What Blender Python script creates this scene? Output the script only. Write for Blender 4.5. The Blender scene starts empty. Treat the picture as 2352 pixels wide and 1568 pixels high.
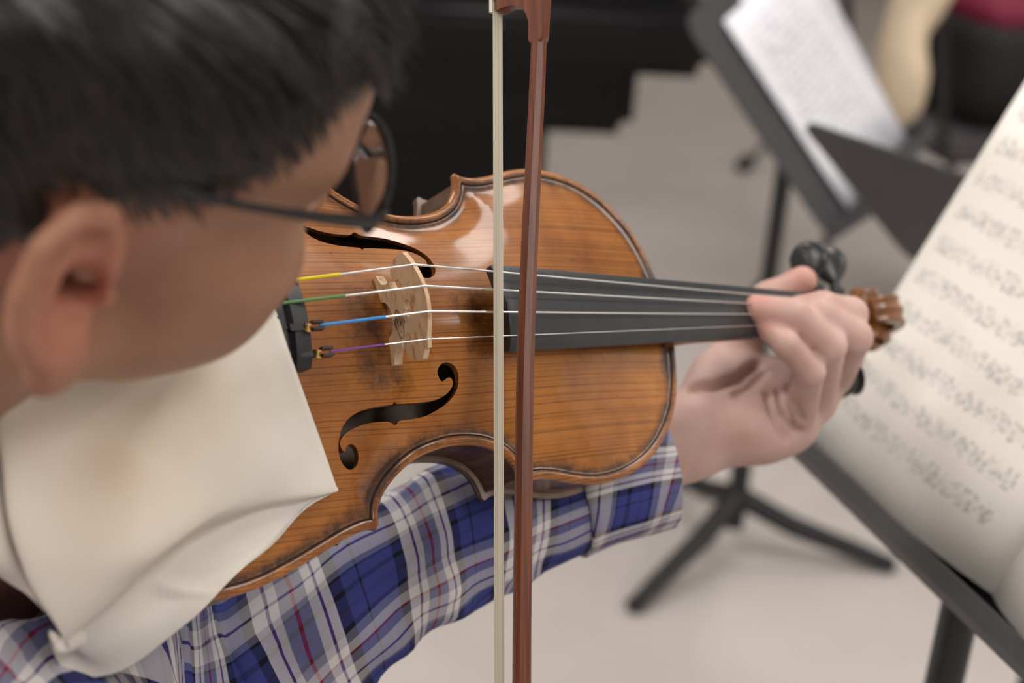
import bpy, bmesh, math, random
import numpy as np
from mathutils import Vector, Matrix
from mathutils.geometry import delaunay_2d_cdt

random.seed(7)
rng = np.random.default_rng(7)
scene = bpy.context.scene
COL = scene.collection

# ------------------------------------------------------------------ camera
F_PX = 3600.0
PITCH, ROLL, CAM_H = math.radians(25.0), math.radians(-4.0), 1.40
_down = np.array([math.sin(ROLL) * math.cos(PITCH), math.cos(ROLL) * math.cos(PITCH), math.sin(PITCH)])
_up = -_down
_fwd = np.array([0, 0, 1.0]) - _down[2] * _down
_fwd /= np.linalg.norm(_fwd)
_right = np.cross(_fwd, _up)
M_CW = np.array([_right, _fwd, _up])          # camera axes (x right, y down, z ahead) -> world
CAM_POS = np.array([0, 0, CAM_H])

cam_data = bpy.data.cameras.new('camera')
cam_data.sensor_width = 36.0
cam_data.lens = F_PX / 2352.0 * 36.0
cam_data.clip_start = 0.02
cam_data.clip_end = 60
cam_data.dof.use_dof = True
cam_data.dof.focus_distance = 0.705
cam_data.dof.aperture_fstop = 5.6
cam = bpy.data.objects.new('camera', cam_data)
COL.objects.link(cam)
_m = M_CW @ np.diag([1.0, -1.0, -1.0])
cam.matrix_world = Matrix([[*_m[0], CAM_POS[0]], [*_m[1], CAM_POS[1]], [*_m[2], CAM_POS[2]], [0, 0, 0, 1]])
scene.camera = cam

# ------------------------------------------------------------------ world, exposure
world = bpy.data.worlds.new('room_ambient')
scene.world = world
world.use_nodes = True
world.node_tree.nodes['Background'].inputs[0].default_value = (0.9, 0.93, 1.0, 1)
world.node_tree.nodes['Background'].inputs[1].default_value = 0.3
scene.view_settings.view_transform = 'Standard'
scene.view_settings.look = 'None'
scene.view_settings.exposure = 0.0
scene.view_settings.gamma = 1.0
scene.view_settings.use_curve_mapping = False
scene.cycles.use_denoising = True
scene.cycles.max_bounces = 4
scene.cycles.diffuse_bounces = 2
scene.cycles.glossy_bounces = 2
scene.cycles.transmission_bounces = 6
scene.cycles.adaptive_threshold = 0.03
scene.cycles.use_light_tree = False
scene.cycles.caustics_reflective = False
scene.cycles.caustics_refractive = False
LAMP_POWER = 11.4

# ------------------------------------------------------------------ violin pose
def rodrigues(r):
    r = np.asarray(r, float)
    th = np.linalg.norm(r)
    k = r / th
    K = np.array([[0, -k[2], k[1]], [k[2], 0, -k[0]], [-k[1], k[0], 0]])
    return np.eye(3) + math.sin(th) * K + (1 - math.cos(th)) * K @ K

VR = rodrigues([-3.207676696320107, 0.23862921419378988, -1.129473287726036])
VT = np.array([-64.439, -4.914, 713.152]) * 0.001
# violin frame: x along the strings to the scroll (0 at the bridge), y to the low string, z out of the belly
V_ROT = M_CW @ VR
V_POS = M_CW @ VT + CAM_POS
V_MAT = Matrix([[*V_ROT[i], V_POS[i]] for i in range(3)] + [[0, 0, 0, 1]])

def world_at(u, v, depth):
    """world point seen at photo pixel (u, v) at a distance `depth` in metres along the camera axis"""
    c = np.array([(u - 1176) / F_PX * depth, (v - 784) / F_PX * depth, depth])
    return M_CW @ c + CAM_POS

def floor_at(u, v, h=0.0):
    r = M_CW @ np.array([(u - 1176) / F_PX, (v - 784) / F_PX, 1.0])
    return CAM_POS + r * ((h - CAM_H) / r[2])

def to_violin(p):
    """world point -> violin frame, millimetres"""
    return (V_ROT.T @ (np.asarray(p) - V_POS)) * 1000

def vpx(u, v, depth_mm):
    return to_violin(world_at(u, v, depth_mm * 0.001))

# ------------------------------------------------------------------ object helpers
def link(o, parent=None):
    COL.objects.link(o)
    if parent is not None:
        o.parent = parent
    return o

def tag(o, label=None, cat=None, group=None, kind=None):
    if label: o['label'] = label
    if cat: o['category'] = cat
    if group: o['group'] = group
    if kind: o['kind'] = kind
    return o

def empty(name, mat=None, label=None, cat=None, group=None):
    o = bpy.data.objects.new(name, None)
    o.empty_display_size = 0.02
    COL.objects.link(o)
    if mat is not None:
        o.matrix_world = mat
    return tag(o, label, cat, group)

def mesh_obj(name, verts, faces, mat, parent=None, smooth=True, scale=1.0, matrix=None, uvs=None, angle=None):
    me = bpy.data.meshes.new(name)
    v = np.asarray(verts, float) * scale
    me.from_pydata(v.tolist(), [], [list(map(int, f)) for f in faces])
    me.update()
    if mat is not None:
        me.materials.append(mat)
    if smooth:
        me.polygons.foreach_set('use_smooth', [True] * len(me.polygons))
        if angle is not None:
            me.set_sharp_from_angle(angle=math.radians(angle))
    if uvs is not None:
        lay = me.uv_layers.new(name='UVMap')
        li = np.zeros(len(me.loops), dtype=np.int32)
        me.loops.foreach_get('vertex_index', li)
        lay.data.foreach_set('uv', np.asarray(uvs, float)[li].ravel())
    o = bpy.data.objects.new(name, me)
    link(o, parent)
    if matrix is not None:
        o.matrix_world = matrix
    return o

class MB:
    """collects shapes into one mesh"""
    def __init__(self): self.v, self.f = [], []
    def add(self, v, f):
        n = len(self.v)
        self.v += [tuple(map(float, q)) for q in v]
        self.f += [tuple(int(i) + n for i in q) for q in f]
        return self
    def box(self, c, s, rot=None):
        c = np.asarray(c, float); s = np.asarray(s, float) / 2
        P = np.array([[x, y, z] for x in (-1, 1) for y in (-1, 1) for z in (-1, 1)]) * s
        if rot is not None: P = P @ np.asarray(rot).T
        return self.add(P + c, [(0, 1, 3, 2), (4, 6, 7, 5), (0, 4, 5, 1), (2, 3, 7, 6), (0, 2, 6, 4), (1, 5, 7, 3)])
    def tube(self, pts, rad, n=10, caps=True, squash=None, up=None):
        v, f = sweep(pts, rad, n, caps, squash, up)
        return self.add(v, f)
    def lathe(self, prof, origin, axis, n=20):
        """profile [(t along axis, radius)]"""
        a = np.asarray(axis, float); a /= np.linalg.norm(a)
        h = np.array([0, 0, 1.0]) if abs(a[2]) < .9 else np.array([1.0, 0, 0])
        x = np.cross(a, h); x /= np.linalg.norm(x); y = np.cross(a, x)
        vs, fs = [], []
        for (t, r) in prof:
            for k in range(n):
                an = 2 * math.pi * k / n
                vs.append(np.asarray(origin) + a * t + r * (x * math.cos(an) + y * math.sin(an)))
        for i in range(len(prof) - 1):
            for k in range(n):
                fs.append((i * n + k, i * n + (k + 1) % n, (i + 1) * n + (k + 1) % n, (i + 1) * n + k))
        fs.append(tuple(range(n - 1, -1, -1))); fs.append(tuple((len(prof) - 1) * n + k for k in range(n)))
        return self.add(vs, fs)
    def build(self, name, mat, parent=None, smooth=True, scale=1.0, matrix=None, angle=40):
        return mesh_obj(name, self.v, self.f, mat, parent, smooth, scale, matrix, angle=angle)

def sweep(pts, rad, n=10, caps=True, squash=None, up=None):
    """tube along points; rad per point; squash = factor on the second axis"""
    pts = np.asarray(pts, float)
    m = len(pts)
    rad = np.full(m, rad) if np.isscalar(rad) else np.asarray(rad, float)
    T = np.gradient(pts, axis=0)
    T /= np.linalg.norm(T, axis=1)[:, None] + 1e-12
    ref = np.asarray(up, float) if up is not None else (np.array([0, 0, 1.0]) if abs(T[0][2]) < .9 else np.array([1.0, 0, 0]))
    x = ref - (ref @ T[0]) * T[0]; x /= np.linalg.norm(x)
    vs = []
    for i in range(m):
        if up is not None:
            x = ref - (ref @ T[i]) * T[i]
        else:
            x = x - (x @ T[i]) * T[i]
        x = x / np.linalg.norm(x)
        y = np.cross(T[i], x)
        s2 = 1.0 if squash is None else (squash if np.isscalar(squash) else squash[i])
        for k in range(n):
            a = 2 * math.pi * k / n
            vs.append(pts[i] + rad[i] * (x * math.cos(a) + y * math.sin(a) * s2))
    fs = []
    for i in range(m - 1):
        for k in range(n):
            fs.append((i * n + k, i * n + (k + 1) % n, (i + 1) * n + (k + 1) % n, (i + 1) * n + k))
    if caps:
        fs.append(tuple(range(n - 1, -1, -1))); fs.append(tuple((m - 1) * n + k for k in range(n)))
    return np.array(vs), fs

def catmull(P, step=1.2, closed=False):
    P = np.asarray(P, float)
    n = len(P)
    out = []
    segs = n if closed else n - 1
    for i in range(segs):
        if closed:
            p0, p1, p2, p3 = P[i - 1], P[i], P[(i + 1) % n], P[(i + 2) % n]
        else:
            p1, p2 = P[i], P[i + 1]
            p0 = P[i - 1] if i > 0 else 2 * p1 - p2
            p3 = P[i + 2] if i + 2 < n else 2 * p2 - p1
        k = max(1, int(np.linalg.norm(p2 - p1) / step + .5))
        for j in range(k):
            t = j / k
            out.append(.5 * (2 * p1 + (p2 - p0) * t + (2 * p0 - 5 * p1 + 4 * p2 - p3) * t * t + (3 * p1 - p0 - 3 * p2 + p3) * t ** 3))
    if not closed:
        out.append(P[-1])
    return np.array(out)

def noise3(p, seed=0, scale=1.0):
    """cheap smooth value noise, p (n,3)"""
    p = np.asarray(p, float) * scale
    i = np.floor(p).astype(np.int64); f = p - i; f = f * f * (3 - 2 * f)
    def h(a, b, c):
        n = (a * 374761393 + b * 668265263 + c * 1440662683 + seed * 974711) & 0x7fffffff
        n = ((n ^ (n >> 13)) * 1274126177) & 0x7fffffff
        return ((n ^ (n >> 16)) & 0xffff) / 65535.0 * 2 - 1
    r = 0
    for dx in (0, 1):
        for dy in (0, 1):
            for dz in (0, 1):
                w = (f[:, 0] if dx else 1 - f[:, 0]) * (f[:, 1] if dy else 1 - f[:, 1]) * (f[:, 2] if dz else 1 - f[:, 2])
                r = r + w * h(i[:, 0] + dx, i[:, 1] + dy, i[:, 2] + dz)
    return r

# ------------------------------------------------------------------ signed-distance modelling (bodies)
def smin(a, b, k):
    h = np.clip(.5 + .5 * (b - a) / k, 0, 1)
    return b * (1 - h) + a * h - k * h * (1 - h)

def smax(a, b, k): return -smin(-a, -b, k)

def sd_cone(p, a, b, ra, rb):
    a, b = np.asarray(a, float), np.asarray(b, float)
    ab = b - a
    t = np.clip(((p - a) @ ab) / (ab @ ab), 0, 1)
    return np.linalg.norm(p - a - t[:, None] * ab, axis=1) - (ra + (rb - ra) * t)

def sd_ell(p, c, r, rot=None):
    q = p - np.asarray(c, float)
    if rot is not None: q = q @ np.asarray(rot)          # columns = axes
    r = np.asarray(r, float)
    k0 = np.linalg.norm(q / r, axis=1); k1 = np.linalg.norm(q / (r * r), axis=1) + 1e-9
    return k0 * (k0 - 1) / k1

def surface_nets(fn, lo, hi, h):
    lo = np.asarray(lo, float); hi = np.asarray(hi, float)
    n = np.ceil((hi - lo) / h).astype(int) + 1
    ax = [lo[i] + h * np.arange(n[i]) for i in range(3)]
    D = np.empty(n)
    for i in range(n[0]):                                 # slab by slab keeps memory small
        Y, Z = np.meshgrid(ax[1], ax[2], indexing='ij')
        P = np.c_[np.full(Y.size, ax[0][i]), Y.ravel(), Z.ravel()]
        D[i] = fn(P).reshape(n[1], n[2])
    S = D < 0
    c = [S[a:n[0] - 1 + a, b:n[1] - 1 + b, d:n[2] - 1 + d] for a in (0, 1) for b in (0, 1) for d in (0, 1)]
    cnt = sum(x.astype(int) for x in c)
    act = np.argwhere((cnt > 0) & (cnt < 8))
    idx = -np.ones(n - 1, dtype=np.int64)
    idx[act[:, 0], act[:, 1], act[:, 2]] = np.arange(len(act))
    pos = np.zeros((len(act), 3)); w = np.zeros(len(act))
    corners = [(a, b, d) for a in (0, 1) for b in (0, 1) for d in (0, 1)]
    for i in range(8):
        for j in range(i + 1, 8):
            ci, cj = corners[i], corners[j]
            if sum(abs(ci[k] - cj[k]) for k in range(3)) != 1: continue
            di = D[act[:, 0] + ci[0], act[:, 1] + ci[1], act[:, 2] + ci[2]]
            dj = D[act[:, 0] + cj[0], act[:, 1] + cj[1], act[:, 2] + cj[2]]
            m = (di < 0) != (dj < 0)
            t = np.where(m, di / np.where(m, di - dj, 1), 0)
            q = np.array(ci)[None] + t[:, None] * (np.array(cj) - np.array(ci))[None]
            pos += np.where(m[:, None], q, 0); w += m
    V = lo + (act + pos / w[:, None]) * h
    F = []
    for k in range(3):
        a, b = [(1, 2), (2, 0), (0, 1)][k]
        sl0 = [slice(None)] * 3; sl1 = [slice(None)] * 3
        sl0[k] = slice(0, n[k] - 1); sl1[k] = slice(1, n[k])
        X = S[tuple(sl0)] != S[tuple(sl1)]
        e = np.argwhere(X)
        e = e[(e[:, a] > 0) & (e[:, b] > 0) & (e[:, a] < n[a] - 1) & (e[:, b] < n[b] - 1)]
        if not len(e): continue
        ins = S[tuple(e.T)]
        def cell(da, db):
            q = e.copy(); q[:, a] -= da; q[:, b] -= db
            return idx[q[:, 0], q[:, 1], q[:, 2]]
        quad = np.c_[cell(0, 0), cell(1, 0), cell(1, 1), cell(0, 1)]
        quad[~ins] = quad[~ins][:, ::-1]
        F.append(quad)
    return V, np.concatenate(F)

# ------------------------------------------------------------------ material helpers
def new_mat(name):
    m = bpy.data.materials.new(name)
    m.use_nodes = True
    nt = m.node_tree
    b = nt.nodes['Principled BSDF']
    return m, nt, b

def N(nt, typ, **kw):
    n = nt.nodes.new(typ)
    for k, v in kw.items():
        if k.startswith('i_'):
            key = k[2:]
            key = int(key) if key.isdigit() else key.replace('_', ' ')
            n.inputs[key].default_value = v
        else:
            setattr(n, k, v)
    return n

def L(nt, a, b): nt.links.new(a, b)

def ramp(nt, stops, interp='LINEAR'):
    n = nt.nodes.new('ShaderNodeValToRGB')
    cr = n.color_ramp
    cr.interpolation = interp
    while len(cr.elements) < len(stops): cr.elements.new(0.5)
    for e, (p, c) in zip(cr.elements, stops):
        e.position = p
        e.color = (*c, 1) if len(c) == 3 else c
    return n

def simple(name, col, rough=.5, metal=0.0, spec=.5, coat=0.0, noise=0.0, nscale=60, bump=0.0, sss=0.0):
    m, nt, b = new_mat(name)
    b.inputs['Base Color'].default_value = (*col, 1)
    b.inputs['Roughness'].default_value = rough
    b.inputs['Metallic'].default_value = metal
    b.inputs['Specular IOR Level'].default_value = spec
    b.inputs['Coat Weight'].default_value = coat
    b.inputs['Coat Roughness'].default_value = .15
    if noise or bump:
        tc = N(nt, 'ShaderNodeTexCoord')
        nz = N(nt, 'ShaderNodeTexNoise', i_Scale=nscale, i_Detail=4.0)
        L(nt, tc.outputs['Object'], nz.inputs['Vector'])
        if noise:
            r = ramp(nt, [(.25, tuple(c * (1 - noise) for c in col)), (.75, tuple(min(1, c * (1 + noise)) for c in col))])
            L(nt, nz.outputs['Fac'], r.inputs['Fac']); L(nt, r.outputs['Color'], b.inputs['Base Color'])
        if bump:
            bp = N(nt, 'ShaderNodeBump', i_Strength=bump, i_Distance=.001)
            L(nt, nz.outputs['Fac'], bp.inputs['Height']); L(nt, bp.outputs['Normal'], b.inputs['Normal'])
    return m

def srgb(r, g, b):
    f = lambda c: (c / 255 / 12.92) if c <= 10 else ((c / 255 + .055) / 1.055) ** 2.4
    return (f(r), f(g), f(b))
# ================================================================== the room
m_floor, nt, b = new_mat('floor_vinyl')
tc = N(nt, 'ShaderNodeTexCoord')
nz = N(nt, 'ShaderNodeTexNoise', i_Scale=2.2, i_Detail=5.0, i_Roughness=.6)
L(nt, tc.outputs['Object'], nz.inputs['Vector'])
cr = ramp(nt, [(.3, srgb(188, 179, 175)), (.7, srgb(202, 194, 189))])
L(nt, nz.outputs['Fac'], cr.inputs['Fac']); L(nt, cr.outputs['Color'], b.inputs['Base Color'])
b.inputs['Roughness'].default_value = .32
b.inputs['Specular IOR Level'].default_value = .35
m_wall = simple('wall_paint', srgb(214, 206, 196), .8, noise=.03, nscale=3)
m_ceil = simple('ceiling_tile', srgb(232, 230, 226), .9, noise=.03, nscale=40)

RX0, RX1, RY0, RY1, RH = -4.2, 4.6, -3.0, 7.6, 2.9
def slab(name, lo, hi, mat):
    lo, hi = np.array(lo, float), np.array(hi, float)
    return tag(MB().box((lo + hi) / 2, hi - lo).build(name, mat, smooth=False), kind='structure')
slab('floor', (RX0, RY0, -.1), (RX1, RY1, 0), m_floor)
slab('ceiling', (RX0, RY0, RH), (RX1, RY1, RH + .1), m_ceil)
slab('wall_left', (RX0 - .1, RY0, 0), (RX0, RY1, RH), m_wall)
slab('wall_right', (RX1, RY0, 0), (RX1 + .1, RY1, RH), m_wall)
slab('wall_back', (RX0 - .1, RY1, 0), (RX1 + .1, RY1 + .1, RH), m_wall)
slab('wall_front', (RX0 - .1, RY0 - .1, 0), (RX1 + .1, RY0, RH), m_wall)

m_lamp, nt, b = new_mat('lamp_diffuser')
b.inputs['Base Color'].default_value = (.9, .9, .9, 1)
b.inputs['Emission Color'].default_value = (1.0, .97, .93, 1)
b.inputs['Emission Strength'].default_value = LAMP_POWER
m_lampoff = simple('lamp_diffuser_off', (.75, .75, .74), .5)
m_lampframe = simple('lamp_frame_white', (.8, .8, .8), .5)
def LIT(ix, iy): return iy < 2 or (iy == 2 and ix in (0, 2))
for ix, x in enumerate((-2.9, -.9, 1.1, 3.1)):
    for iy, y in enumerate((-.9, 1.45, 3.8, 6.15)):
        words_x = ('far left', 'left of centre', 'right of centre', 'far right')[ix]
        words_y = ('behind the camera', 'over the violinist', 'over the piano', 'over the far wall')[iy]
        t = empty('ceiling_light', Matrix.Translation((x, y, RH)), f'white recessed ceiling panel light, {"lit" if LIT(ix, iy) else "switched off"}, {words_y}, {words_x}', 'ceiling light', 'ceiling panel lights')
        MB().box((0, 0, -.012), (.62, 1.22, .02)).build('frame', m_lampframe, t, smooth=False)
        MB().add([(-.28, -.58, -.024), (-.28, .58, -.024), (.28, .58, -.024), (.28, -.58, -.024)], [(0, 1, 2, 3)]).build('diffuser', m_lamp if LIT(ix, iy) else m_lampoff, t, smooth=False)

# ================================================================== violin
# ---- materials
def wood_varnish(name, light, dark, grain=1050, along=1.6, grime=True, coat=.6, rough=.48, bumpy=.10):
    m, nt, b = new_mat(name)
    tc = N(nt, 'ShaderNodeTexCoord')
    mp = N(nt, 'ShaderNodeMapping'); mp.inputs['Scale'].default_value = (along, grain, grain * .35 if not grime else 0)
    L(nt, tc.outputs['Object'], mp.inputs['Vector'])
    g = N(nt, 'ShaderNodeTexNoise', i_Scale=1.0, i_Detail=1.5, i_Roughness=.5, i_Distortion=.12)
    L(nt, mp.outputs['Vector'], g.inputs['Vector'])
    gr = ramp(nt, [(.38, (.12, .08, .06)), (.50, (1, 1, 1))])
    L(nt, g.outputs['Fac'], gr.inputs['Fac'])
    big = N(nt, 'ShaderNodeTexNoise', i_Scale=17.0, i_Detail=5.0, i_Roughness=.62)
    L(nt, tc.outputs['Object'], big.inputs['Vector'])
    mid = tuple((a + c) / 2 for a, c in zip(light, dark))
    br = ramp(nt, [(.30, dark), (.5, mid), (.72, light)])
    L(nt, big.outputs['Fac'], br.inputs['Fac'])
    mx = N(nt, 'ShaderNodeMix', data_type='RGBA', blend_type='MULTIPLY')
    mx.inputs['Factor'].default_value = .5
    L(nt, br.outputs['Color'], mx.inputs['A'])
    L(nt, gr.outputs['Color'], mx.inputs['B'])
    last = mx.outputs['Result']
    if grime:
        at = N(nt, 'ShaderNodeAttribute', attribute_name='wear')
        gn = N(nt, 'ShaderNodeTexNoise', i_Scale=90.0, i_Detail=8.0, i_Roughness=.78)
        L(nt, tc.outputs['Object'], gn.inputs['Vector'])
        ad = N(nt, 'ShaderNodeMath', operation='MULTIPLY_ADD'); ad.inputs[1].default_value = 1.7; ad.inputs[2].default_value = -.88
        L(nt, gn.outputs['Fac'], ad.inputs[0])
        sm = N(nt, 'ShaderNodeMath', operation='ADD', use_clamp=True)
        L(nt, ad.outputs[0], sm.inputs[0]); L(nt, at.outputs['Fac'], sm.inputs[1])
        wr = ramp(nt, [(.25, (0, 0, 0)), (.85, (1, 1, 1))])
        L(nt, sm.outputs[0], wr.inputs['Fac'])
        m2 = N(nt, 'ShaderNodeMix', data_type='RGBA')
        L(nt, wr.outputs['Color'], m2.inputs['Factor']); L(nt, last, m2.inputs['A'])
        m2.inputs['B'].default_value = (.048, .019, .009, 1)
        # small dark nicks
        nk = N(nt, 'ShaderNodeTexNoise', i_Scale=420.0, i_Detail=2.0)
        L(nt, tc.outputs['Object'], nk.inputs['Vector'])
        nr = ramp(nt, [(.70, (0, 0, 0)), (.76, (.6, .6, .6))])
        L(nt, nk.outputs['Fac'], nr.inputs['Fac'])
        m3 = N(nt, 'ShaderNodeMix', data_type='RGBA')
        L(nt, nr.outputs['Color'], m3.inputs['Factor']); L(nt, m2.outputs['Result'], m3.inputs['A'])
        m3.inputs['B'].default_value = (.035, .014, .006, 1)
        last = m3.outputs['Result']
    L(nt, last, b.inputs['Base Color'])
    b.inputs['Roughness'].default_value = rough
    b.inputs['Coat Weight'].default_value = coat
    b.inputs['Coat Roughness'].default_value = .13
    b.inputs['Specular IOR Level'].default_value = .25
    bp = N(nt, 'ShaderNodeBump', i_Strength=bumpy, i_Distance=.0004)
    L(nt, g.outputs['Fac'], bp.inputs['Height']); L(nt, bp.outputs['Normal'], b.inputs['Normal'])
    return m

m_belly = wood_varnish('spruce_varnish', (.54, .195, .030), (.215, .062, .010))
m_maple = wood_varnish('maple_varnish', (.17, .062, .020), (.05, .017, .006), grain=200, along=120, grime=False)
m_scroll = wood_varnish('scroll_varnish', (.42, .15, .03), (.12, .035, .008), grain=120, along=90, grime=False)
m_inside = simple('bare_inside_wood', (.42, .33, .28), .8, noise=.2, nscale=120)
m_purf = simple('purfling_black', (.030, .016, .012), .85, spec=.15, noise=.6, nscale=300)
m_ebony = simple('ebony', (.018, .017, .018), .42, noise=.25, nscale=200)
m_board = simple('fingerboard_ebony', (.026, .027, .030), .38, spec=.5, noise=.18, nscale=90)
m_peg = simple('peg_ebony', (.010, .010, .011), .3, spec=.6)
m_plastic = simple('tailpiece_black', (.016, .016, .019), .4, noise=.15, nscale=200)
m_brass = simple('brass', (.75, .50, .20), .25, metal=1.0)
m_steel = simple('string_metal', (.78, .77, .76), .32, metal=.85)
m_bridge, nt, b = new_mat('bridge_maple')
tc = N(nt, 'ShaderNodeTexCoord')
mp = N(nt, 'ShaderNodeMapping'); mp.inputs['Scale'].default_value = (200, 130, 420)
mp.inputs['Rotation'].default_value = (math.radians(24), 0, 0)
L(nt, tc.outputs['Object'], mp.inputs['Vector'])
fz = N(nt, 'ShaderNodeTexNoise', i_Scale=1.0, i_Detail=2.0)
L(nt, mp.outputs['Vector'], fz.inputs['Vector'])
cr = ramp(nt, [(.30, srgb(176, 136, 100)), (.42, srgb(212, 178, 142)), (.8, srgb(224, 194, 160))])
L(nt, fz.outputs['Fac'], cr.inputs['Fac']); L(nt, cr.outputs['Color'], b.inputs['Base Color'])
b.inputs['Roughness'].default_value = .5

violin = empty('violin', V_MAT, 'old amber-brown varnished violin held under the chin of the boy in glasses', 'violin')
MM = .001

def von(u, v, z):
    """violin-frame point (mm) on the plane z seen at pixel u, v"""
    d = V_ROT.T @ (M_CW @ np.array([(u - 1176) / F_PX, (v - 784) / F_PX, 1.0]))
    c = to_violin(CAM_POS)
    return c + d * ((z - c[2]) / d[2])

# ---- outline
U_PTS = [(191.5, 0), (191.3, 12), (189.5, 22), (185, 38), (178, 52), (166, 65.5), (152, 75), (136, 80.8), (119, 83.0), (104, 81.6), (90, 78.3), (80, 76.9), (73.5, 77.6), (69.5, 79.3)]
C_PTS = [(68.2, 78.0), (67.6, 74), (65.5, 68.4), (60.5, 62.8), (52, 58.6), (42, 56.7), (32, 56.5), (22, 57.9), (11.3, 60.8), (1.7, 65.6), (-6, 71), (-11.4, 76.4), (-14.6, 82), (-15.8, 88)]
L_PTS = [(-17.2, 90.2), (-22.5, 89.6), (-33.4, 92), (-46, 96.4), (-62, 102), (-79, 106.8), (-95, 108.8), (-110, 107), (-125, 101), (-140, 88), (-151, 68), (-158, 42), (-161, 18), (-161.5, 0)]
half = np.concatenate([catmull(U_PTS), catmull(C_PTS), catmull(L_PTS)])
OUT = np.concatenate([half, (half * [1, -1])[::-1][1:-1]])        # closed, runs + side first
def seg_dist(P, poly):
    A = poly; B = np.roll(poly, -1, axis=0)
    AB = B - A; l2 = (AB ** 2).sum(1) + 1e-12
    out = np.empty(len(P))
    for s in range(0, len(P), 1500):
        p = P[s:s + 1500]
        ap = p[:, None] - A[None]
        t = np.clip((ap * AB[None]).sum(2) / l2, 0, 1)
        out[s:s + 1500] = np.sqrt(((ap - t[..., None] * AB[None]) ** 2).sum(2).min(1))
    return out
def inside(P, poly):
    x, y = P[:, 0], P[:, 1]
    r = np.zeros(len(P), bool)
    A = poly; B = np.roll(poly, -1, axis=0)
    for (x0, y0), (x1, y1) in zip(A, B):
        if y0 == y1: continue
        c = ((y0 > y) != (y1 > y)) & (x < (x1 - x0) * (y - y0) / (y1 - y0) + x0)
        r ^= c
    return r
def arch(P, d):
    xn = np.clip(np.abs(P[:, 0] - 12) / 168, 0, 1)
    H = 16.3 * (1 - xn ** 2.5)
    dd = np.clip(d - 5.5, 0, None)
    t = np.abs(P[:, 1]) / (np.abs(P[:, 1]) + dd + 1e-6)
    g = np.cos(np.pi / 2 * np.clip(t, 0, 1)) ** 1.12
    soft = np.clip(dd / 12, 0, 1); soft = soft * soft * (3 - 2 * soft)
    rim = np.interp(d, [0, .5, 1.2, 2.2, 3.4, 4.6, 6, 8, 12], [-1.6, -.7, -.1, .25, .0, -.75, -.95, -.7, 0])
    return H * g * (.35 + .65 * soft) * np.clip(dd / 3, 0, 1) + rim

FH = np.array([(29.9, 26.9), (26.4, 28.5), (24.4, 26.6), (23.5, 24.3), (24.9, 21.7), (27.7, 20.4), (30.6, 20.7), (33.4, 22.1), (35.3, 24.6), (36.0, 27.5), (35.4, 31.6), (33.3, 34.9), (29.8, 37.8), (24.5, 40.3), (17.1, 42.7), (9.8, 43.6), (2.3, 44.0), (-.1, 45.4), (-1.6, 45.6), (-3.1, 44.6), (-5.8, 44.1), (-12.7, 44.1), (-19.6, 44.8), (-25.0, 46.3), (-29.1, 47.9), (-31.9, 50.1), (-33.0, 52.1), (-32.1, 54.4), (-30.8, 55.7), (-29.4, 53.7), (-27.3, 52.7), (-25.0, 53.2), (-23.4, 55.3), (-23.0, 58.6), (-24.1, 61.5), (-26.6, 63.2), (-29.2, 63.3), (-31.8, 61.4), (-33.6, 58.3), (-34.0, 55.0), (-33.6, 51.8), (-32.5, 48.2), (-30.7, 45.1), (-27.5, 42.1), (-22.7, 39.7), (-16.5, 38.2), (-9.6, 37.4), (-4.0, 37.1), (-2.0, 36.8), (-1.1, 35.8), (-.1, 36.7), (3.0, 36.9), (13.8, 36.8), (21.0, 36.4), (26.2, 35.3), (30.1, 33.3), (32.5, 30.5), (32.7, 29.1), (31.7, 27.5)])
fh_p = catmull(FH, 1.0, closed=True)
HOLES = [fh_p, fh_p * [1, -1]]

def offset_ring(poly, o):
    t = np.roll(poly, -1, 0) - np.roll(poly, 1, 0)
    t /= np.linalg.norm(t, axis=1)[:, None] + 1e-9
    nrm = np.c_[t[:, 1], -t[:, 0]]
    q = poly + nrm * o
    if not inside(q[:1], poly)[0]: q = poly - nrm * o
    return q

rings = []
for o in (.55, 1.2, 2.2, 3.4, 4.0, 4.9, 6.2, 8.2):
    q = offset_ring(OUT, o)
    d = seg_dist(q, OUT)
    rings.append(q[(d > o - .06) & inside(q, OUT)])
gx, gy = np.meshgrid(np.arange(-158, 190, 2.6), np.arange(-107, 108, 2.6))
G = np.c_[gx.ravel(), gy.ravel()] + rng.uniform(-.3, .3, (gx.size, 2))
G = G[inside(G, OUT)]
G = G[seg_dist(G, OUT) > 9.6]
for hpoly in HOLES:
    G = G[~inside(G, hpoly)]
    G = G[seg_dist(G, hpoly) > 1.0]
pts = [OUT]
edges = [(i, (i + 1) % len(OUT)) for i in range(len(OUT))]
n0 = len(OUT)
for hpoly in HOLES:
    pts.append(hpoly)
    edges += [(n0 + i, n0 + (i + 1) % len(hpoly)) for i in range(len(hpoly))]
    n0 += len(hpoly)
pts += rings + [G]
P2 = np.concatenate(pts)
res = delaunay_2d_cdt([Vector(p) for p in P2.tolist()], edges, [], 0, 1e-4)
BV = np.array([tuple(v) for v in res[0]])
BF = np.array([f for f in res[2]])
cen = BV[BF].mean(1)
keep = inside(cen, OUT)
for hpoly in HOLES: keep &= ~inside(cen, hpoly)
BF, cen = BF[keep], cen[keep]
BD = seg_dist(BV, OUT)
BZ = arch(BV, BD)
cd = seg_dist(cen, OUT)
a2 = (BV[BF[:, 1]] - BV[BF[:, 0]]); b2 = (BV[BF[:, 2]] - BV[BF[:, 0]])
flip = (a2[:, 0] * b2[:, 1] - a2[:, 1] * b2[:, 0]) < 0
BF[flip] = BF[flip][:, ::-1]
pur = (cd > 4.0) & (cd < 4.9)
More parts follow.
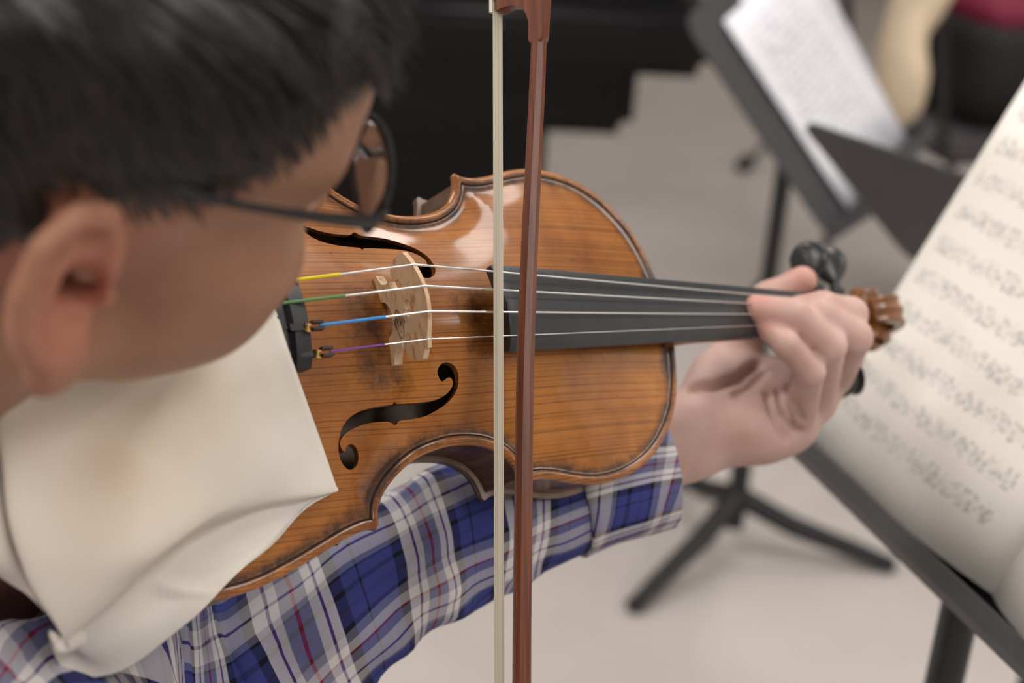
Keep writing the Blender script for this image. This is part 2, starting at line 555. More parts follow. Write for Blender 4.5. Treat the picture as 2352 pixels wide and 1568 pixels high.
# dirt that gathered along the channel, round the bridge and under the string ends, worn by bow and hand
def gauss(P, x, y, sx, sy): return np.exp(-((P[:, 0] - x) / sx) ** 2 - ((P[:, 1] - y) / sy) ** 2)
def wear_of(P, d):
    return np.clip(.40 * np.exp(-((d - 2.6) / 1.6) ** 2) + .55 * np.exp(-((d - 5.6) / 2.2) ** 2) + .35 * np.exp(-((d - 8.5) / 4) ** 2)
            + .50 * gauss(P, -12, -4, 12, 22) + .42 * gauss(P, -4, -27, 14, 8) + .56 * gauss(P, 50, 2, 13, 24) + .30 * gauss(P, 0, 0, 46, 26) + .25 * gauss(P, 0, -70, 60, 12)
            + .55 * gauss(P, 185, 18, 9, 9) + .55 * gauss(P, 186, -20, 9, 12) + .3 * gauss(P, 120, -22, 60, 7), 0, 1)

def skirt(poly, z_top, z_bot, inset=0.0, flip=False):
    n = len(poly)
    q = offset_ring(poly, inset) if inset else poly
    v = np.concatenate([np.c_[poly, z_top], np.c_[q, np.full(n, z_bot) if np.isscalar(z_bot) else z_bot]])
    f = [(i, (i + 1) % n, n + (i + 1) % n, n + i) for i in range(n)]
    if flip: f = [t[::-1] for t in f]
    return v, f

B3 = np.c_[BV, BZ]
def sub(faces):
    ids = np.unique(faces); mp_ = -np.ones(len(B3), int); mp_[ids] = np.arange(len(ids))
    return B3[ids], mp_[faces], ids
v, f, ids = sub(BF[~pur])
belly = MB(); belly.add(v, f)
wear = list(wear_of(BV[ids], BD[ids]))
zo = arch(OUT, np.zeros(len(OUT)))
sv, sf = skirt(OUT, zo, -3.4); belly.add(sv, sf); wear += [.05] * len(sv)
n_ = len(OUT)
sv, sf = skirt(OUT, np.full(n_, -3.4), -4.2, 3.0); belly.add(sv, sf); wear += [.3] * len(sv)
for hpoly in HOLES:
    zh = arch(hpoly, seg_dist(hpoly, OUT))
    sv, sf = skirt(hpoly, zh, zh - 3.2); belly.add(sv, sf); wear += [.55] * len(sv)
o_belly = belly.build('belly', m_belly, violin, scale=MM, angle=50)
at = o_belly.data.attributes.new('wear', 'FLOAT', 'POINT')
at.data.foreach_set('value', np.array(wear, np.float32))
v, f, ids = sub(BF[pur])
tag(mesh_obj('purfling', v + [0, 0, .02], f, m_purf, o_belly, scale=MM), 'dark inlaid line round the edge')

# ---- ribs, back
RIB = offset_ring(OUT, 2.6)
d = seg_dist(RIB, OUT)
RIB = RIB[(d > 2.5) & inside(RIB, OUT)]
sv, sf = skirt(RIB, np.full(len(RIB), -3.9), -34.0)
mesh_obj('ribs', sv, sf, m_maple, violin, scale=MM)
nb = len(OUT)
bk = MB()
q1, q2 = offset_ring(OUT, .8), OUT
prof = [(OUT, -33.8), (OUT, -37.0), (offset_ring(OUT, 1.0), -38.0)]
vs = np.concatenate([np.c_[pp, np.full(nb, zz)] for pp, zz in prof])
fs = [(k * nb + (i + 1) % nb, k * nb + i, (k + 1) * nb + i, (k + 1) * nb + (i + 1) % nb) for k in range(2) for i in range(nb)]
bk.add(vs, fs)
v, f, ids = sub(BF)
full = delaunay_2d_cdt([Vector(p) for p in np.concatenate([OUT, G]).tolist()], [(i, (i + 1) % nb) for i in range(nb)], [], 0, 1e-4)
FV = np.array([tuple(x) for x in full[0]]); FF = np.array(full[2])
FF = FF[inside(FV[FF].mean(1), OUT)]
fa = arch(FV, seg_dist(FV, OUT))
bk.add(np.c_[FV, -38.0 - np.clip(fa, -.4, None) * .9], FF)
o_back = bk.build('back', m_maple, violin, scale=MM, angle=50)
mesh_obj('inner_back', np.c_[FV, np.full(len(FV), -33.6) - np.clip(fa, 0, None) * .5], FF[:, ::-1], m_inside, o_back, scale=MM)

# ---- fingerboard, nut, neck
FB0, FB1 = 54.0, 326.0
def fb_half(x): return 21.3 + (12.0 - 21.3) * (x - FB0) / (FB1 - FB0)
def fb_top(x, y): return 42 - 27.5 / 195 * x - (44 - math.sqrt(44 ** 2 - y * y))
xs = [FB0, FB0 + 1.2] + list(np.linspace(60, FB1, 24))
vs, fs = [], []
na = 17
for i, x in enumerate(xs):
    w = fb_half(x) - (.5 if i == 0 else 0)
    ring = []
    for k in range(na):
        y = -w + 2 * w * k / (na - 1)
        ring.append((x, y, fb_top(x, y) - (.35 if k in (0, na - 1) else 0) - (.4 if i == 0 else 0)))
    for k in range(na - 1, -1, -1):
        y = (-w + 2 * w * k / (na - 1)) * .97
        zb = fb_top(x, w) - 5.2
        if x < 186: zb += 3.2 * (1 - (y / w) ** 2)          # hollowed underside over the belly
        ring.append((x, y, zb))
    vs += ring
nr = 2 * na
for i in range(len(xs) - 1):
    for k in range(nr):
        fs.append((i * nr + k, i * nr + (k + 1) % nr, (i + 1) * nr + (k + 1) % nr, (i + 1) * nr + k))
for i, s in ((0, 1), (len(xs) - 1, -1)):
    for k in range(na - 1):
        q = (i * nr + k, i * nr + nr - 1 - k, i * nr + nr - 2 - k, i * nr + k + 1)
        fs.append(q[::s])
mesh_obj('fingerboard', vs, fs, m_board, violin, scale=MM, angle=45)
MB().box((328.5, 0, -8.2), (5, 24, 9)).build('nut', m_ebony, violin, smooth=False, scale=MM)
vs, fs = [], []
nx = np.linspace(183, 332, 20); nk = 14
for x in nx:
    w = fb_half(min(x, 326)) * .985
    zt = fb_top(min(x, 326), w) - 5.1 - (.14 * max(0, x - 326))
    heel = max(0, 1 - (x - 183) / 24)
    dep = 15 + 1.5 * (326 - x) / 140 + 26 * heel ** 2
    for k in range(nk):
        a = math.pi * k / (nk - 1)
        vs.append((x, w * math.cos(a), zt - dep * math.sin(a) ** .9))
for i in range(len(nx) - 1):
    for k in range(nk - 1):
        fs.append((i * nk + k, i * nk + k + 1, (i + 1) * nk + k + 1, (i + 1) * nk + k))
    fs.append((i * nk + nk - 1, i * nk, (i + 1) * nk, (i + 1) * nk + nk - 1))
fs.append(tuple(range(nk))); fs.append(tuple((len(nx) - 1) * nk + k for k in range(nk))[::-1])
mesh_obj('neck', vs, fs, m_scroll, violin, scale=MM, angle=45)

# ---- pegbox (two cheeks, floor) and scroll
pb = MB()
px_ = np.linspace(329, 387, 12)
def pb_w(x): return 13.0 - 5.2 * (x - 329) / 58
def pb_top(x): return -6.5 - .10 * (x - 329) - 3.0 * ((x - 329) / 58) ** 2
def pb_bot(x): return -24.5 - .28 * (x - 329) + 6 * ((x - 329) / 58) ** 3
for s in (-1, 1):
    vs, fs = [], []
    for x in px_:
        w = pb_w(x)
        for (y, z) in ((w - 4.5, pb_top(x)), (w - .8, pb_top(x) + .3), (w, pb_top(x) - 1), (w, pb_bot(x) + 2), (w - 1.5, pb_bot(x)), (w - 4.5, pb_bot(x))):
            vs.append((x, s * y, z))
    for i in range(len(px_) - 1):
        for k in range(6):
            fs.append((i * 6 + k, i * 6 + (k + 1) % 6, (i + 1) * 6 + (k + 1) % 6, (i + 1) * 6 + k))
    fs += [tuple(range(6)), tuple((len(px_) - 1) * 6 + k for k in range(6))]
    pb.add(vs, fs)
vs, fs = [], []
for x in px_:
    w = pb_w(x) - 4
    zb, zt = pb_bot(x), pb_bot(x) + 5 + 10 * max(0, (x - 375) / 12)
    for (y, z) in ((-w, zt), (w, zt), (w, zb), (-w, zb)): vs.append((x, y, z))
for i in range(len(px_) - 1):
    for k in range(4): fs.append((i * 4 + k, i * 4 + (k + 1) % 4, (i + 1) * 4 + (k + 1) % 4, (i + 1) * 4 + k))
fs += [(0, 1, 2, 3), tuple((len(px_) - 1) * 4 + k for k in (3, 2, 1, 0))]
pb.add(vs, fs)
pb.build('pegbox', m_scroll, violin, scale=MM, angle=40)
sc_ = MB()
turns = np.linspace(0, 2 * math.pi * 1.9, 76)
prof_n = 13
vs, fs = [], []
SCX, SCZ = 386.0, -24.5
for th in turns:
    q = th / turns[-1]
    r = 23.0 * (1 - q) ** .85 + 3.2
    an = math.radians(128) - th
    hw = 7.5 + 12.5 * min(1, q * 1.15) ** .9
    thick = 8.5 * (1 - .55 * q)
    c = np.array([SCX + r * math.cos(an), 0, SCZ + r * math.sin(an)])
    rad = np.array([math.cos(an), 0, math.sin(an)])
    for k in range(prof_n):
        t = -1 + 2 * k / (prof_n - 1)
        flute = 1.9 * (abs(math.sin(math.pi * t)) ** 1.2) * (1 - .3 * q)
        edge = 1.6 * max(0, abs(t) - .86) / .14
        vs.append(c + rad * (-flute - edge) + np.array([0, hw * t, 0]))
    for t in (1, -1):
        vs.append(c - rad * thick + np.array([0, hw * t * .96, 0]))
np_ = prof_n + 2
for i in range(len(turns) - 1):
    for k in range(np_):
        fs.append((i * np_ + k, (i + 1) * np_ + k, (i + 1) * np_ + (k + 1) % np_, i * np_ + (k + 1) % np_))
fs += [tuple(range(np_)), tuple((len(turns) - 1) * np_ + k for k in range(np_ - 1, -1, -1))]
sc_.add(vs, fs)
sc_.lathe([(-20.5, 2), (-20, 3.6), (-10, 4.4), (10, 4.4), (20, 3.6), (20.5, 2)], (SCX, 0, SCZ), (0, 1, 0), 18)
sc_.build('scroll', m_scroll, violin, scale=MM, angle=45)

# ---- pegs
def peg(x, z, side, turn):
    p = MB()
    y0 = pb_w(x)
    p.lathe([(-2 * y0 - 3, 2.6), (-2 * y0 - 2.5, 3.0), (0, 3.7), (6, 4.1), (6.6, 5.2), (8.4, 5.2), (9, 3.8), (12, 3.4), (15, 4.2)], (x, side * y0, z), (0, side, 0), 16)
    # thumb piece: a flat, heart-shaped head
    ca, sa = math.cos(turn), math.sin(turn)
    vs, fs = [], []
    rows = [(13, 3.6, 3.6), (16, 6.8, 3.6), (20, 10.2, 3.8), (25, 12.2, 3.9), (30, 11.6, 3.7), (34, 8.4, 3.3), (36.3, 4.4, 2.4), (37, 1.2, 1.0)]
    n = 18
    for (t, a, bb) in rows:
        for k in range(n):
            an = 2 * math.pi * k / n
            lx, lz = a * math.cos(an), bb * math.sin(an) * (1 - .35 * abs(math.cos(an)))
            vs.append((x + lx * ca - lz * sa, side * (y0 + t), z + lx * sa + lz * ca))
    for i in range(len(rows) - 1):
        for k in range(n):
            q = (i * n + k, i * n + (k + 1) % n, (i + 1) * n + (k + 1) % n, (i + 1) * n + k)
            fs.append(q if side < 0 else q[::-1])
    fs += [tuple(range(n)), tuple((len(rows) - 1) * n + k for k in range(n))]
    p.add(vs, fs)
    o = p.build('peg', m_peg, violin, scale=MM, angle=45)
    return o
peg(340, -19, 1, 1.2); peg(362, -22, 1, .5); peg(338, -20, -1, .9); peg(356, -22, -1, 1.9)

# ---- bridge
BZ0 = 13.6
def br_top(y):      # arched crown, lower on the E side
    return 34.2 - .0165 * y * y + (.055 * y if y < 0 else 0)
def br_half(s):
    pt = [(0, 8.2), (4, 7.4), (7, 5.2), (8.3, 2.6), (8.5, 0), (20.8, 0), (20.8, 2.4), (18, 3.6), (15.6, 5.4), (14.8, 8), (15.4, 10.2),
          (13.2, 10.8), (10.8, 12.4), (10.0, 15), (11.0, 17.6), (13.0, 18.2), (14.4, 17), (14.0, 15.2), (15.0, 13.6), (18, 12.8), (21.4, 14.2), (23.4, 18), (24.6, 22.2)]
    top = [(y, br_top(s * y)) for y in (24.2, 21, 18, 15, 12, 9, 6, 3, 0)]
    return [(s * y, z) for y, z in pt] + [(s * y, z) for y, z in top]
hp, hm = br_half(1), br_half(-1)
poly = np.array(hp + hm[::-1][1:-1])
heart = []
for k in range(26):
    a = 2 * math.pi * k / 26
    heart.append((3.9 * math.sin(a) * (1 - .12 * math.cos(a)), 19.6 + 3.2 * math.cos(a) - 1.5 * abs(math.sin(a)) ** .6))
heart = np.array(heart)
hol = [heart + [0, 2.0]]
n1 = len(poly)
pt = np.concatenate([poly] + hol)
ed = [(i, (i + 1) % n1) for i in range(n1)] + [(n1 + i, n1 + (i + 1) % len(heart)) for i in range(len(heart))]
r_ = delaunay_2d_cdt([Vector(p) for p in pt.tolist()], ed, [], 0, 1e-5)
v2 = np.array([tuple(x) for x in r_[0]]); f2 = np.array(r_[2])
c2 = v2[f2].mean(1)
f2 = f2[inside(c2, poly) & ~inside(c2, hol[0])]
a2 = v2[f2[:, 1]] - v2[f2[:, 0]]; b2 = v2[f2[:, 2]] - v2[f2[:, 0]]
fl = (a2[:, 0] * b2[:, 1] - a2[:, 1] * b2[:, 0]) < 0
f2[fl] = f2[fl][:, ::-1]
def br3(v, front):
    t = v[:, 1] / 34
    x = (-2.3 + 1.0 * t) if not front else (2.3 - 1.6 * t)
    return np.c_[x, v[:, 0], BZ0 + v[:, 1]]
bm_ = MB()
nv = len(v2)
bm_.add(np.concatenate([br3(v2, False), br3(v2, True)]), [tuple(t[::-1]) for t in f2] + [tuple(t + nv) for t in f2])
for lp in [poly] + hol:
    n = len(lp)
    bm_.add(np.concatenate([br3(lp, False), br3(lp, True)]), [(i, (i + 1) % n, n + (i + 1) % n, n + i) for i in range(n)])
o_bridge = bm_.build('bridge', m_bridge, violin, smooth=False, scale=MM)
# stamp: oval and lettering on the tail side
m_ink = simple('stamp_ink', (.05, .035, .025), .7)
st = MB()
oc = [(-2.45 + 1.0 * (12.5 + 2.2 * math.sin(a)) / 34, -5.0 + 6.6 * math.cos(a) + 1.1 * math.sin(a), BZ0 + 12.2 + 2.3 * math.sin(a) - .6 * math.cos(a)) for a in np.linspace(0, 2 * math.pi, 40)]
st.tube(oc, .11, 5, caps=False)
o_st = st.build('stamp_oval', m_ink, o_bridge, scale=MM)
def bridge_text(txt, y, z, size):
    cu = bpy.data.curves.new('stamp_lettering', 'FONT')
    cu.body = txt; cu.size = size * MM; cu.align_x = 'CENTER'; cu.extrude = .00005
    o = bpy.data.objects.new('stamp_lettering', cu)
    dg = bpy.context.evaluated_depsgraph_get()
    COL.objects.link(o)
    dg.update()
    me = bpy.data.meshes.new_from_object(o.evaluated_get(dg))
    bpy.data.objects.remove(o)
    me.materials.clear(); me.materials.append(m_ink)
    ob = link(bpy.data.objects.new('stamp_lettering', me), o_bridge)
    # text x -> -y (read from the tail side), text y -> +z, facing -x
    x = (-2.42 + 1.0 * z / 34) * MM
    ob.matrix_local = Matrix(((0, .03, -1, x), (-1, .09, 0, y * MM), (-.09, 1, .03, (BZ0 + z) * MM), (0, 0, 0, 1)))
bridge_text('LUXE', -4.6, 15.1, 2.0)
bridge_text('AUBERT', -5.0, 12.4, 2.1)
bridge_text('MIRECOURT', -5.2, 10.6, 1.7)
bridge_text('FRANCE', -5.2, 8.6, 1.7)
# little parchment under the E string
pg = MB(); pg.box((-.0, -17.4, BZ0 + br_top(-17.4) - 1.6), (2.2, 5.4, 3.6), rot=rodrigues([.34, 0, 0]))
pg.build('parchment', simple('parchment', srgb(214, 186, 150), .4), o_bridge, smooth=False, scale=MM)

# ---- tailpiece
tp = MB()
rows = [(-51.5, 19.0, 31.0), (-53, 21.4, 33.2), (-60.5, 21.6, 33.6), (-62.2, 21.3, 31.6), (-64, 21.2, 33.0), (-80, 20.2, 31.5), (-110, 16.5, 26.5), (-150, 11, 19.0), (-160, 9.5, 16.5), (-162, 7.5, 14.5)]
na = 13
vs, fs = [], []
TY = -2.0
for (x, w, zc) in rows:
    for k in range(na):
        t = -1 + 2 * k / (na - 1)
        vs.append((x, TY + w * t, zc - 4.0 * t * t - (1.2 if abs(t) == 1 else 0)))
    for k in range(na - 1, -1, -1):
        t = -1 + 2 * k / (na - 1)
        vs.append((x, TY + w * t * .97, zc - 4.0 * t * t - (8.5 if x > -63 else 6.5)))
nr = 2 * na
for i in range(len(rows) - 1):
    for k in range(nr):
        fs.append((i * nr + k, i * nr + (k + 1) % nr, (i + 1) * nr + (k + 1) % nr, (i + 1) * nr + k)[::-1])
fs += [tuple(range(nr)), tuple((len(rows) - 1) * nr + k for k in range(nr - 1, -1, -1))]
tp.add(vs, fs)
o_tail = tp.build('tailpiece', m_plastic, violin, scale=MM, angle=35)
def on_tail(y): return 33.0 - 4.0 * ((y - TY) / 21.3) ** 2
for y in (15, 5, -6.5, -17):       # string slots
    MB().box((-66, y, on_tail(y) + .1), (6, 1.5, .5)).build('slot', m_peg, o_tail, smooth=False, scale=MM)
# ---- strings
def crown(y): return BZ0 + br_top(y)
STR = [('G', 16.6, 6.4, .50, (.90, .72, .01), von(789, 621, 39.5)), ('D', 5.4, 2.2, .48, (.12, .27, .10), von(801, 670, 42)),
       ('A', -6.0, -2.4, .46, (.05, .30, .72), von(897, 727, 46)), ('E', -17.0, -6.8, .26, (.22, .07, .38), von(899, 786, 43))]
for nm, yb, yn, r, wc, wend in STR:
    top = np.array([-.3, yb, crown(yb) + r * .4])
    nut = np.array([327, yn, fb_top(326, yn) + 1.4])
    tail = np.array([-57.5, yb * .88 + TY * .2, on_tail(yb * .88) + 1.0])
    if nm == 'A': tail = np.array([-49.5, -6.8, 35.4])
    if nm == 'E': tail = np.array([-45.5, -17.6, 32.6])
    s = MB()
    s.tube([nut + [12, yn * .1, -9], nut, top, tail], [r * .9, r * .9, r, r], 8)
    so = s.build('string', m_steel, violin, scale=MM)
    # silk wrapping on the tail end
    k = np.clip((wend[0] - tail[0]) / (top[0] - tail[0]), .1, .95)
    w_ = MB()
    endp = tail + (top - tail) * k
    pp = [tail, endp]
    if nm in 'GD': pp = [tail + [-8, 0, -2.6], tail + [-2.5, 0, -.4], endp]
    w_.tube(pp, r * 1.35 + .08, 8)
    word = {'G': 'yellow', 'D': 'green', 'A': 'blue', 'E': 'purple'}[nm]
    tag(w_.build('silk_wrap', simple('silk_' + word, wc, .55), so, scale=MM), word + ' silk wrapping')
    tag(so, {'G': 'thickest string with a yellow tail end', 'D': 'string with a green tail end', 'A': 'string with a blue tail end', 'E': 'thin string with a purple tail end'}[nm])
    if nm in 'AE':
        ft = MB()
        c = tail
        ft.box(c + [-9.0, 0, -2.6], (9, 3.0, 2.8)); ft.box(c + [-1.2, 1.5, -.3], (5.5, 1.1, 3.4)); ft.box(c + [-1.2, -1.5, -.3], (5.5, 1.1, 3.4))
        fo = ft.build('fine_tuner', m_peg, violin, smooth=False, scale=MM)
        MB().lathe([(-2.6, .8), (-2.4, 1.7), (-1.2, 1.7), (-1.0, 1.3), (-.2, 1.3), (0, 1.7), (1.2, 1.7), (1.4, .8)], c + [-5.0, .2, -1.2], (.15, .9, .3), 14).build('brass_barrel', m_brass, fo, scale=MM)
for (x, y) in ((-70.5, -18.4), (-72, -6.5)):
    z = on_tail(y)
    kn = MB().lathe([(0, 1.6), (4, 1.6), (4.2, 3.7), (4.6, 4.1), (7.4, 4.1), (7.8, 3.7), (7.9, .5)], (x, y, z - 2), (0, 0, 1), 22)
    kn.build('tuner_screw', m_plastic, o_tail, scale=MM)
# ================================================================== bow
m_stick, nt, b = new_mat('bow_stick_wood')
tc = N(nt, 'ShaderNodeTexCoord')
mp = N(nt, 'ShaderNodeMapping'); mp.inputs['Scale'].default_value = (700, 25, 700)
L(nt, tc.outputs['Object'], mp.inputs['Vector'])
g = N(nt, 'ShaderNodeTexNoise', i_Scale=1.0, i_Detail=3.0)
L(nt, mp.outputs['Vector'], g.inputs['Vector'])
cr = ramp(nt, [(.3, (.090, .022, .009)), (.7, (.20, .055, .021))])
L(nt, g.outputs['Fac'], cr.inputs['Fac']); L(nt, cr.outputs['Color'], b.inputs['Base Color'])
b.inputs['Roughness'].default_value = .42; b.inputs['Coat Weight'].default_value = .15; b.inputs['Coat Roughness'].default_value = .2; b.inputs['Specular IOR Level'].default_value = .35
m_hair, nt, b = new_mat('horsehair')
tc = N(nt, 'ShaderNodeTexCoord')
mp = N(nt, 'ShaderNodeMapping'); mp.inputs['Scale'].default_value = (2600, 3, 2600)
L(nt, tc.outputs['Object'], mp.inputs['Vector'])
g = N(nt, 'ShaderNodeTexNoise', i_Scale=1.0, i_Detail=1.0)
L(nt, mp.outputs['Vector'], g.inputs['Vector'])
cr = ramp(nt, [(.3, srgb(188, 176, 154)), (.65, srgb(228, 220, 202))])
L(nt, g.outputs['Fac'], cr.inputs['Fac']); L(nt, cr.outputs['Color'], b.inputs['Base Color'])
b.inputs['Roughness'].default_value = .45
m_bone = simple('bow_tip_plate', (.75, .70, .60), .4)

BOW_O = np.array([40.7, -6.5, 42.9])
bdir = np.array([.137, 1, .18]); bdir /= np.linalg.norm(bdir)
odir = np.array([math.sin(math.radians(20)), 0, math.cos(math.radians(20))])
odir -= (odir @ bdir) * bdir; odir /= np.linalg.norm(odir)
wdir = np.cross(bdir, odir)
# bow object frame: x = width, y = along, z = hair to stick
BL_ = np.array([wdir, bdir, odir]).T
bw = V_ROT @ BL_
bp_ = V_ROT @ (BOW_O * MM) + V_POS
bow = empty('violin_bow', Matrix([[*bw[i], bp_[i]] for i in range(3)] + [[0, 0, 0, 1]]), 'reddish-brown bow with pale hair laid upright across the violin strings', 'bow')
gs = np.array([(-600, 19), (-480, 14.5), (-320, 11), (-160, 11.2), (-10, 14.2), (72, 19.2), (112, 21.8), (128, 22.8), (150, 24)], float)
ss = np.linspace(-600, 142, 60)
gap = np.interp(ss, gs[:, 0], gs[:, 1]); gap = np.convolve(np.pad(gap, 3, 'edge'), np.ones(7) / 7, 'valid')
rs = np.interp(ss, [-600, -300, 0, 132], [4.3, 4.25, 3.95, 3.6])
stick = MB().tube(np.c_[np.zeros(60), ss, gap], rs, 8, up=(.38, 0, .92))
o_stick = stick.build('stick', m_stick, bow, smooth=False, scale=MM)
# head at the tip: outline in (along, gap) extruded across
hd = np.array([(128.5, 1.2), (131.5, 1.2), (147, -.2), (156, -1.8), (158.5, -1.2), (156, 6), (150, 16), (142, 24), (132, 27.2), (122, 26.6), (110, 25.2), (110, 18.9), (118, 18.7), (123, 17.6), (127, 14.6), (129.2, 10), (129.2, 5)])
hd[:, 0] += 12
hd = catmull(hd, 1.5, closed=True)
n = len(hd)
vs, fs = [], []
cen_ = hd.mean(0)
for (x, sc) in ((-3.6, .93), (-2.6, 1), (2.6, 1), (3.6, .93)):
    for (s, z) in hd:
        vs.append((x * np.interp(z, [0, 10, 27], [1.15, .85, .95]), cen_[0] + (s - cen_[0]) * (1 - (1 - sc) * .5), cen_[1] + (z - cen_[1]) * (1 - (1 - sc) * .5)))
for k in range(3):
    for i in range(n):
        fs.append((k * n + i, k * n + (i + 1) % n, (k + 1) * n + (i + 1) % n, (k + 1) * n + i))
fs += [tuple(range(n - 1, -1, -1)), tuple(3 * n + i for i in range(n))]
mesh_obj('head', vs, fs, m_stick, bow, scale=MM, angle=40)
MB().box((0, 155, -1.2), (8.6, 30, 1.6)).build('tip_plate', m_bone, bow, smooth=False, scale=MM)
# hair ribbon, slightly crowned, thin
vs, fs = [], []
hs = np.linspace(-575, 145, 30); hn = 9
for s in hs:
    for k in range(hn):
        t = -1 + 2 * k / (hn - 1)
        vs.append((3.9 * t, s, .35 - .35 * t * t))
    for k in range(hn):
        t = 1 - 2 * k / (hn - 1)
        vs.append((3.9 * t, s, -.25))
nr = 2 * hn
for i in range(len(hs) - 1):
    for k in range(nr):
        fs.append((i * nr + k, (i + 1) * nr + k, (i + 1) * nr + (k + 1) % nr, i * nr + (k + 1) % nr))
o = mesh_obj('bow_hair', vs, fs, m_hair, bow, scale=MM, angle=60)
tag(o, 'cream ribbon of horsehair')
MB().box((0, -565, 7.5), (11, 46, 17)).box((0, -585, 14), (8, 10, 8)).build('frog', m_ebony, bow, smooth=False, scale=MM)
MB().lathe([(0, 4.2), (3, 4.4), (6, 4.2), (12, 4.2), (14, 3.2)], (0, -600, 19), (0, -1, 0), 12).build('screw_button', m_steel, bow, scale=MM)

# ================================================================== music stands
m_stand = simple('stand_black_paint', (.012, .012, .014), .45, noise=.2, nscale=80)
m_desk = simple('stand_desk_dark', (.018, .017, .018), .5, noise=.15, nscale=60)
m_lip = simple('stand_desk_grey', (.062, .06, .065), .4, noise=.12, nscale=60)
def unit(a): a = np.asarray(a, float); return a / np.linalg.norm(a)

def music_stand(label, foot, desk_c, across, up, desk_mat, legs, hub_h=.085, w=.508, h=.32, lip=.055):
    """foot: floor point under the pole; desk_c: centre of the desk's lower edge; legs: floor points"""
    across, up = unit(across), np.asarray(up, float)
    up = unit(up - (up @ across) * across)
    nrm = np.cross(across, up)                     # faces the reader
    t = empty('music_stand', Matrix.Translation(foot), label, 'music stand')
    o_ = np.asarray(foot, float)
    def loc(p): return np.asarray(p, float) - o_
    mid = desk_c + up * h * .42 - nrm * .03
    # desk: bent sheet with rounded corners
    R_ = np.array([across, up, nrm]).T
    poly = []
    r = .03
    for cx, cy, a0 in ((w / 2 - r, h - r, 0), (-w / 2 + r, h - r, 90), (-w / 2 + r, r, 180), (w / 2 - r, r, 270)):
        for k in range(6):
            a = math.radians(a0 + 90 * k / 5)
            poly.append((cx + r * math.cos(a), cy + r * math.sin(a)))
    n = len(poly)
    v = [loc(desk_c + R_ @ np.array([x, y, z])) for z in (0, -.003) for (x, y) in poly]
    f = [tuple(range(n)), tuple(range(2 * n - 1, n - 1, -1))] + [(i, n + i, n + (i + 1) % n, (i + 1) % n) for i in range(n)]
    mesh_obj('desk', v, f, desk_mat, t, smooth=False)
    # ledge that carries the music: a shelf with a turned-up edge and rounded ends
    le = MB()
    pr = [(0, 0), (.0, -.002), (lip, -.002), (lip + .004, .004), (lip + .004, .016), (lip + .002, .016), (lip, .002), (.0, .0015)]
    xs_ = np.linspace(-w / 2, w / 2, 13)
    vs, fs = [], []
    for x in xs_:
        k = min(1, (w / 2 - abs(x)) / .03)
        k = math.sqrt(max(0, 1 - (1 - k) ** 2)) * .75 + .25
        for (zz, yy) in pr: vs.append(loc(desk_c + R_ @ np.array([x, yy, zz * k])))
    m_ = len(pr)
    for i in range(len(xs_) - 1):
        for q in range(m_): fs.append((i * m_ + q, i * m_ + (q + 1) % m_, (i + 1) * m_ + (q + 1) % m_, (i + 1) * m_ + q))
    fs += [tuple(range(m_)), tuple((len(xs_) - 1) * m_ + q for q in range(m_ - 1, -1, -1))]
    le.add(vs, fs)
    le.build('ledge', m_lip, t, smooth=False)
    # pole in two tubes, head bracket
    top = np.array([foot[0], foot[1], mid[2] - .06])
    MB().tube([(0, 0, hub_h * .6), (0, 0, top[2] * .62)], .017, 14).build('lower_tube', m_stand, t)
    MB().tube([(0, 0, top[2] * .60), (0, 0, top[2])], .013, 14).build('upper_tube', m_stand, t)
    MB().lathe([(0, .019), (.002, .022), (.03, .022), (.034, .015)], (0, 0, top[2] * .6), (0, 0, 1), 16).build('collar', m_stand, t)
    MB().tube([loc(top), loc(mid - nrm * .02), loc(mid + nrm * .028)], [.012, .015, .02], 12).build('bracket', m_stand, t)
    for p in legs:
        q = loc(p)
        d_ = unit([q[0], q[1], 0]); ln = math.hypot(q[0], q[1])
        lg = MB().tube([d_ * .006 + [0, 0, hub_h + .02], d_ * ln * .35 + [0, 0, hub_h * .74], d_ * ln * .75 + [0, 0, .03], d_ * (ln - .012) + [0, 0, .012]], [.019, .018, .016, .0135], 10)
        lo = lg.build('leg', m_stand, t)
        MB().lathe([(0, .013), (.022, .0145), (.026, .008)], d_ * (ln - .03) + [0, 0, .0135], (d_[0], d_[1], -.05), 10).build('rubber_foot', m_stand, lo)
    return t

def tripod(foot, r, a0):
    return [np.array([foot[0] + r * math.cos(a0 + k * 2 * math.pi / 3), foot[1] + r * math.sin(a0 + k * 2 * math.pi / 3), 0]) for k in range(3)]

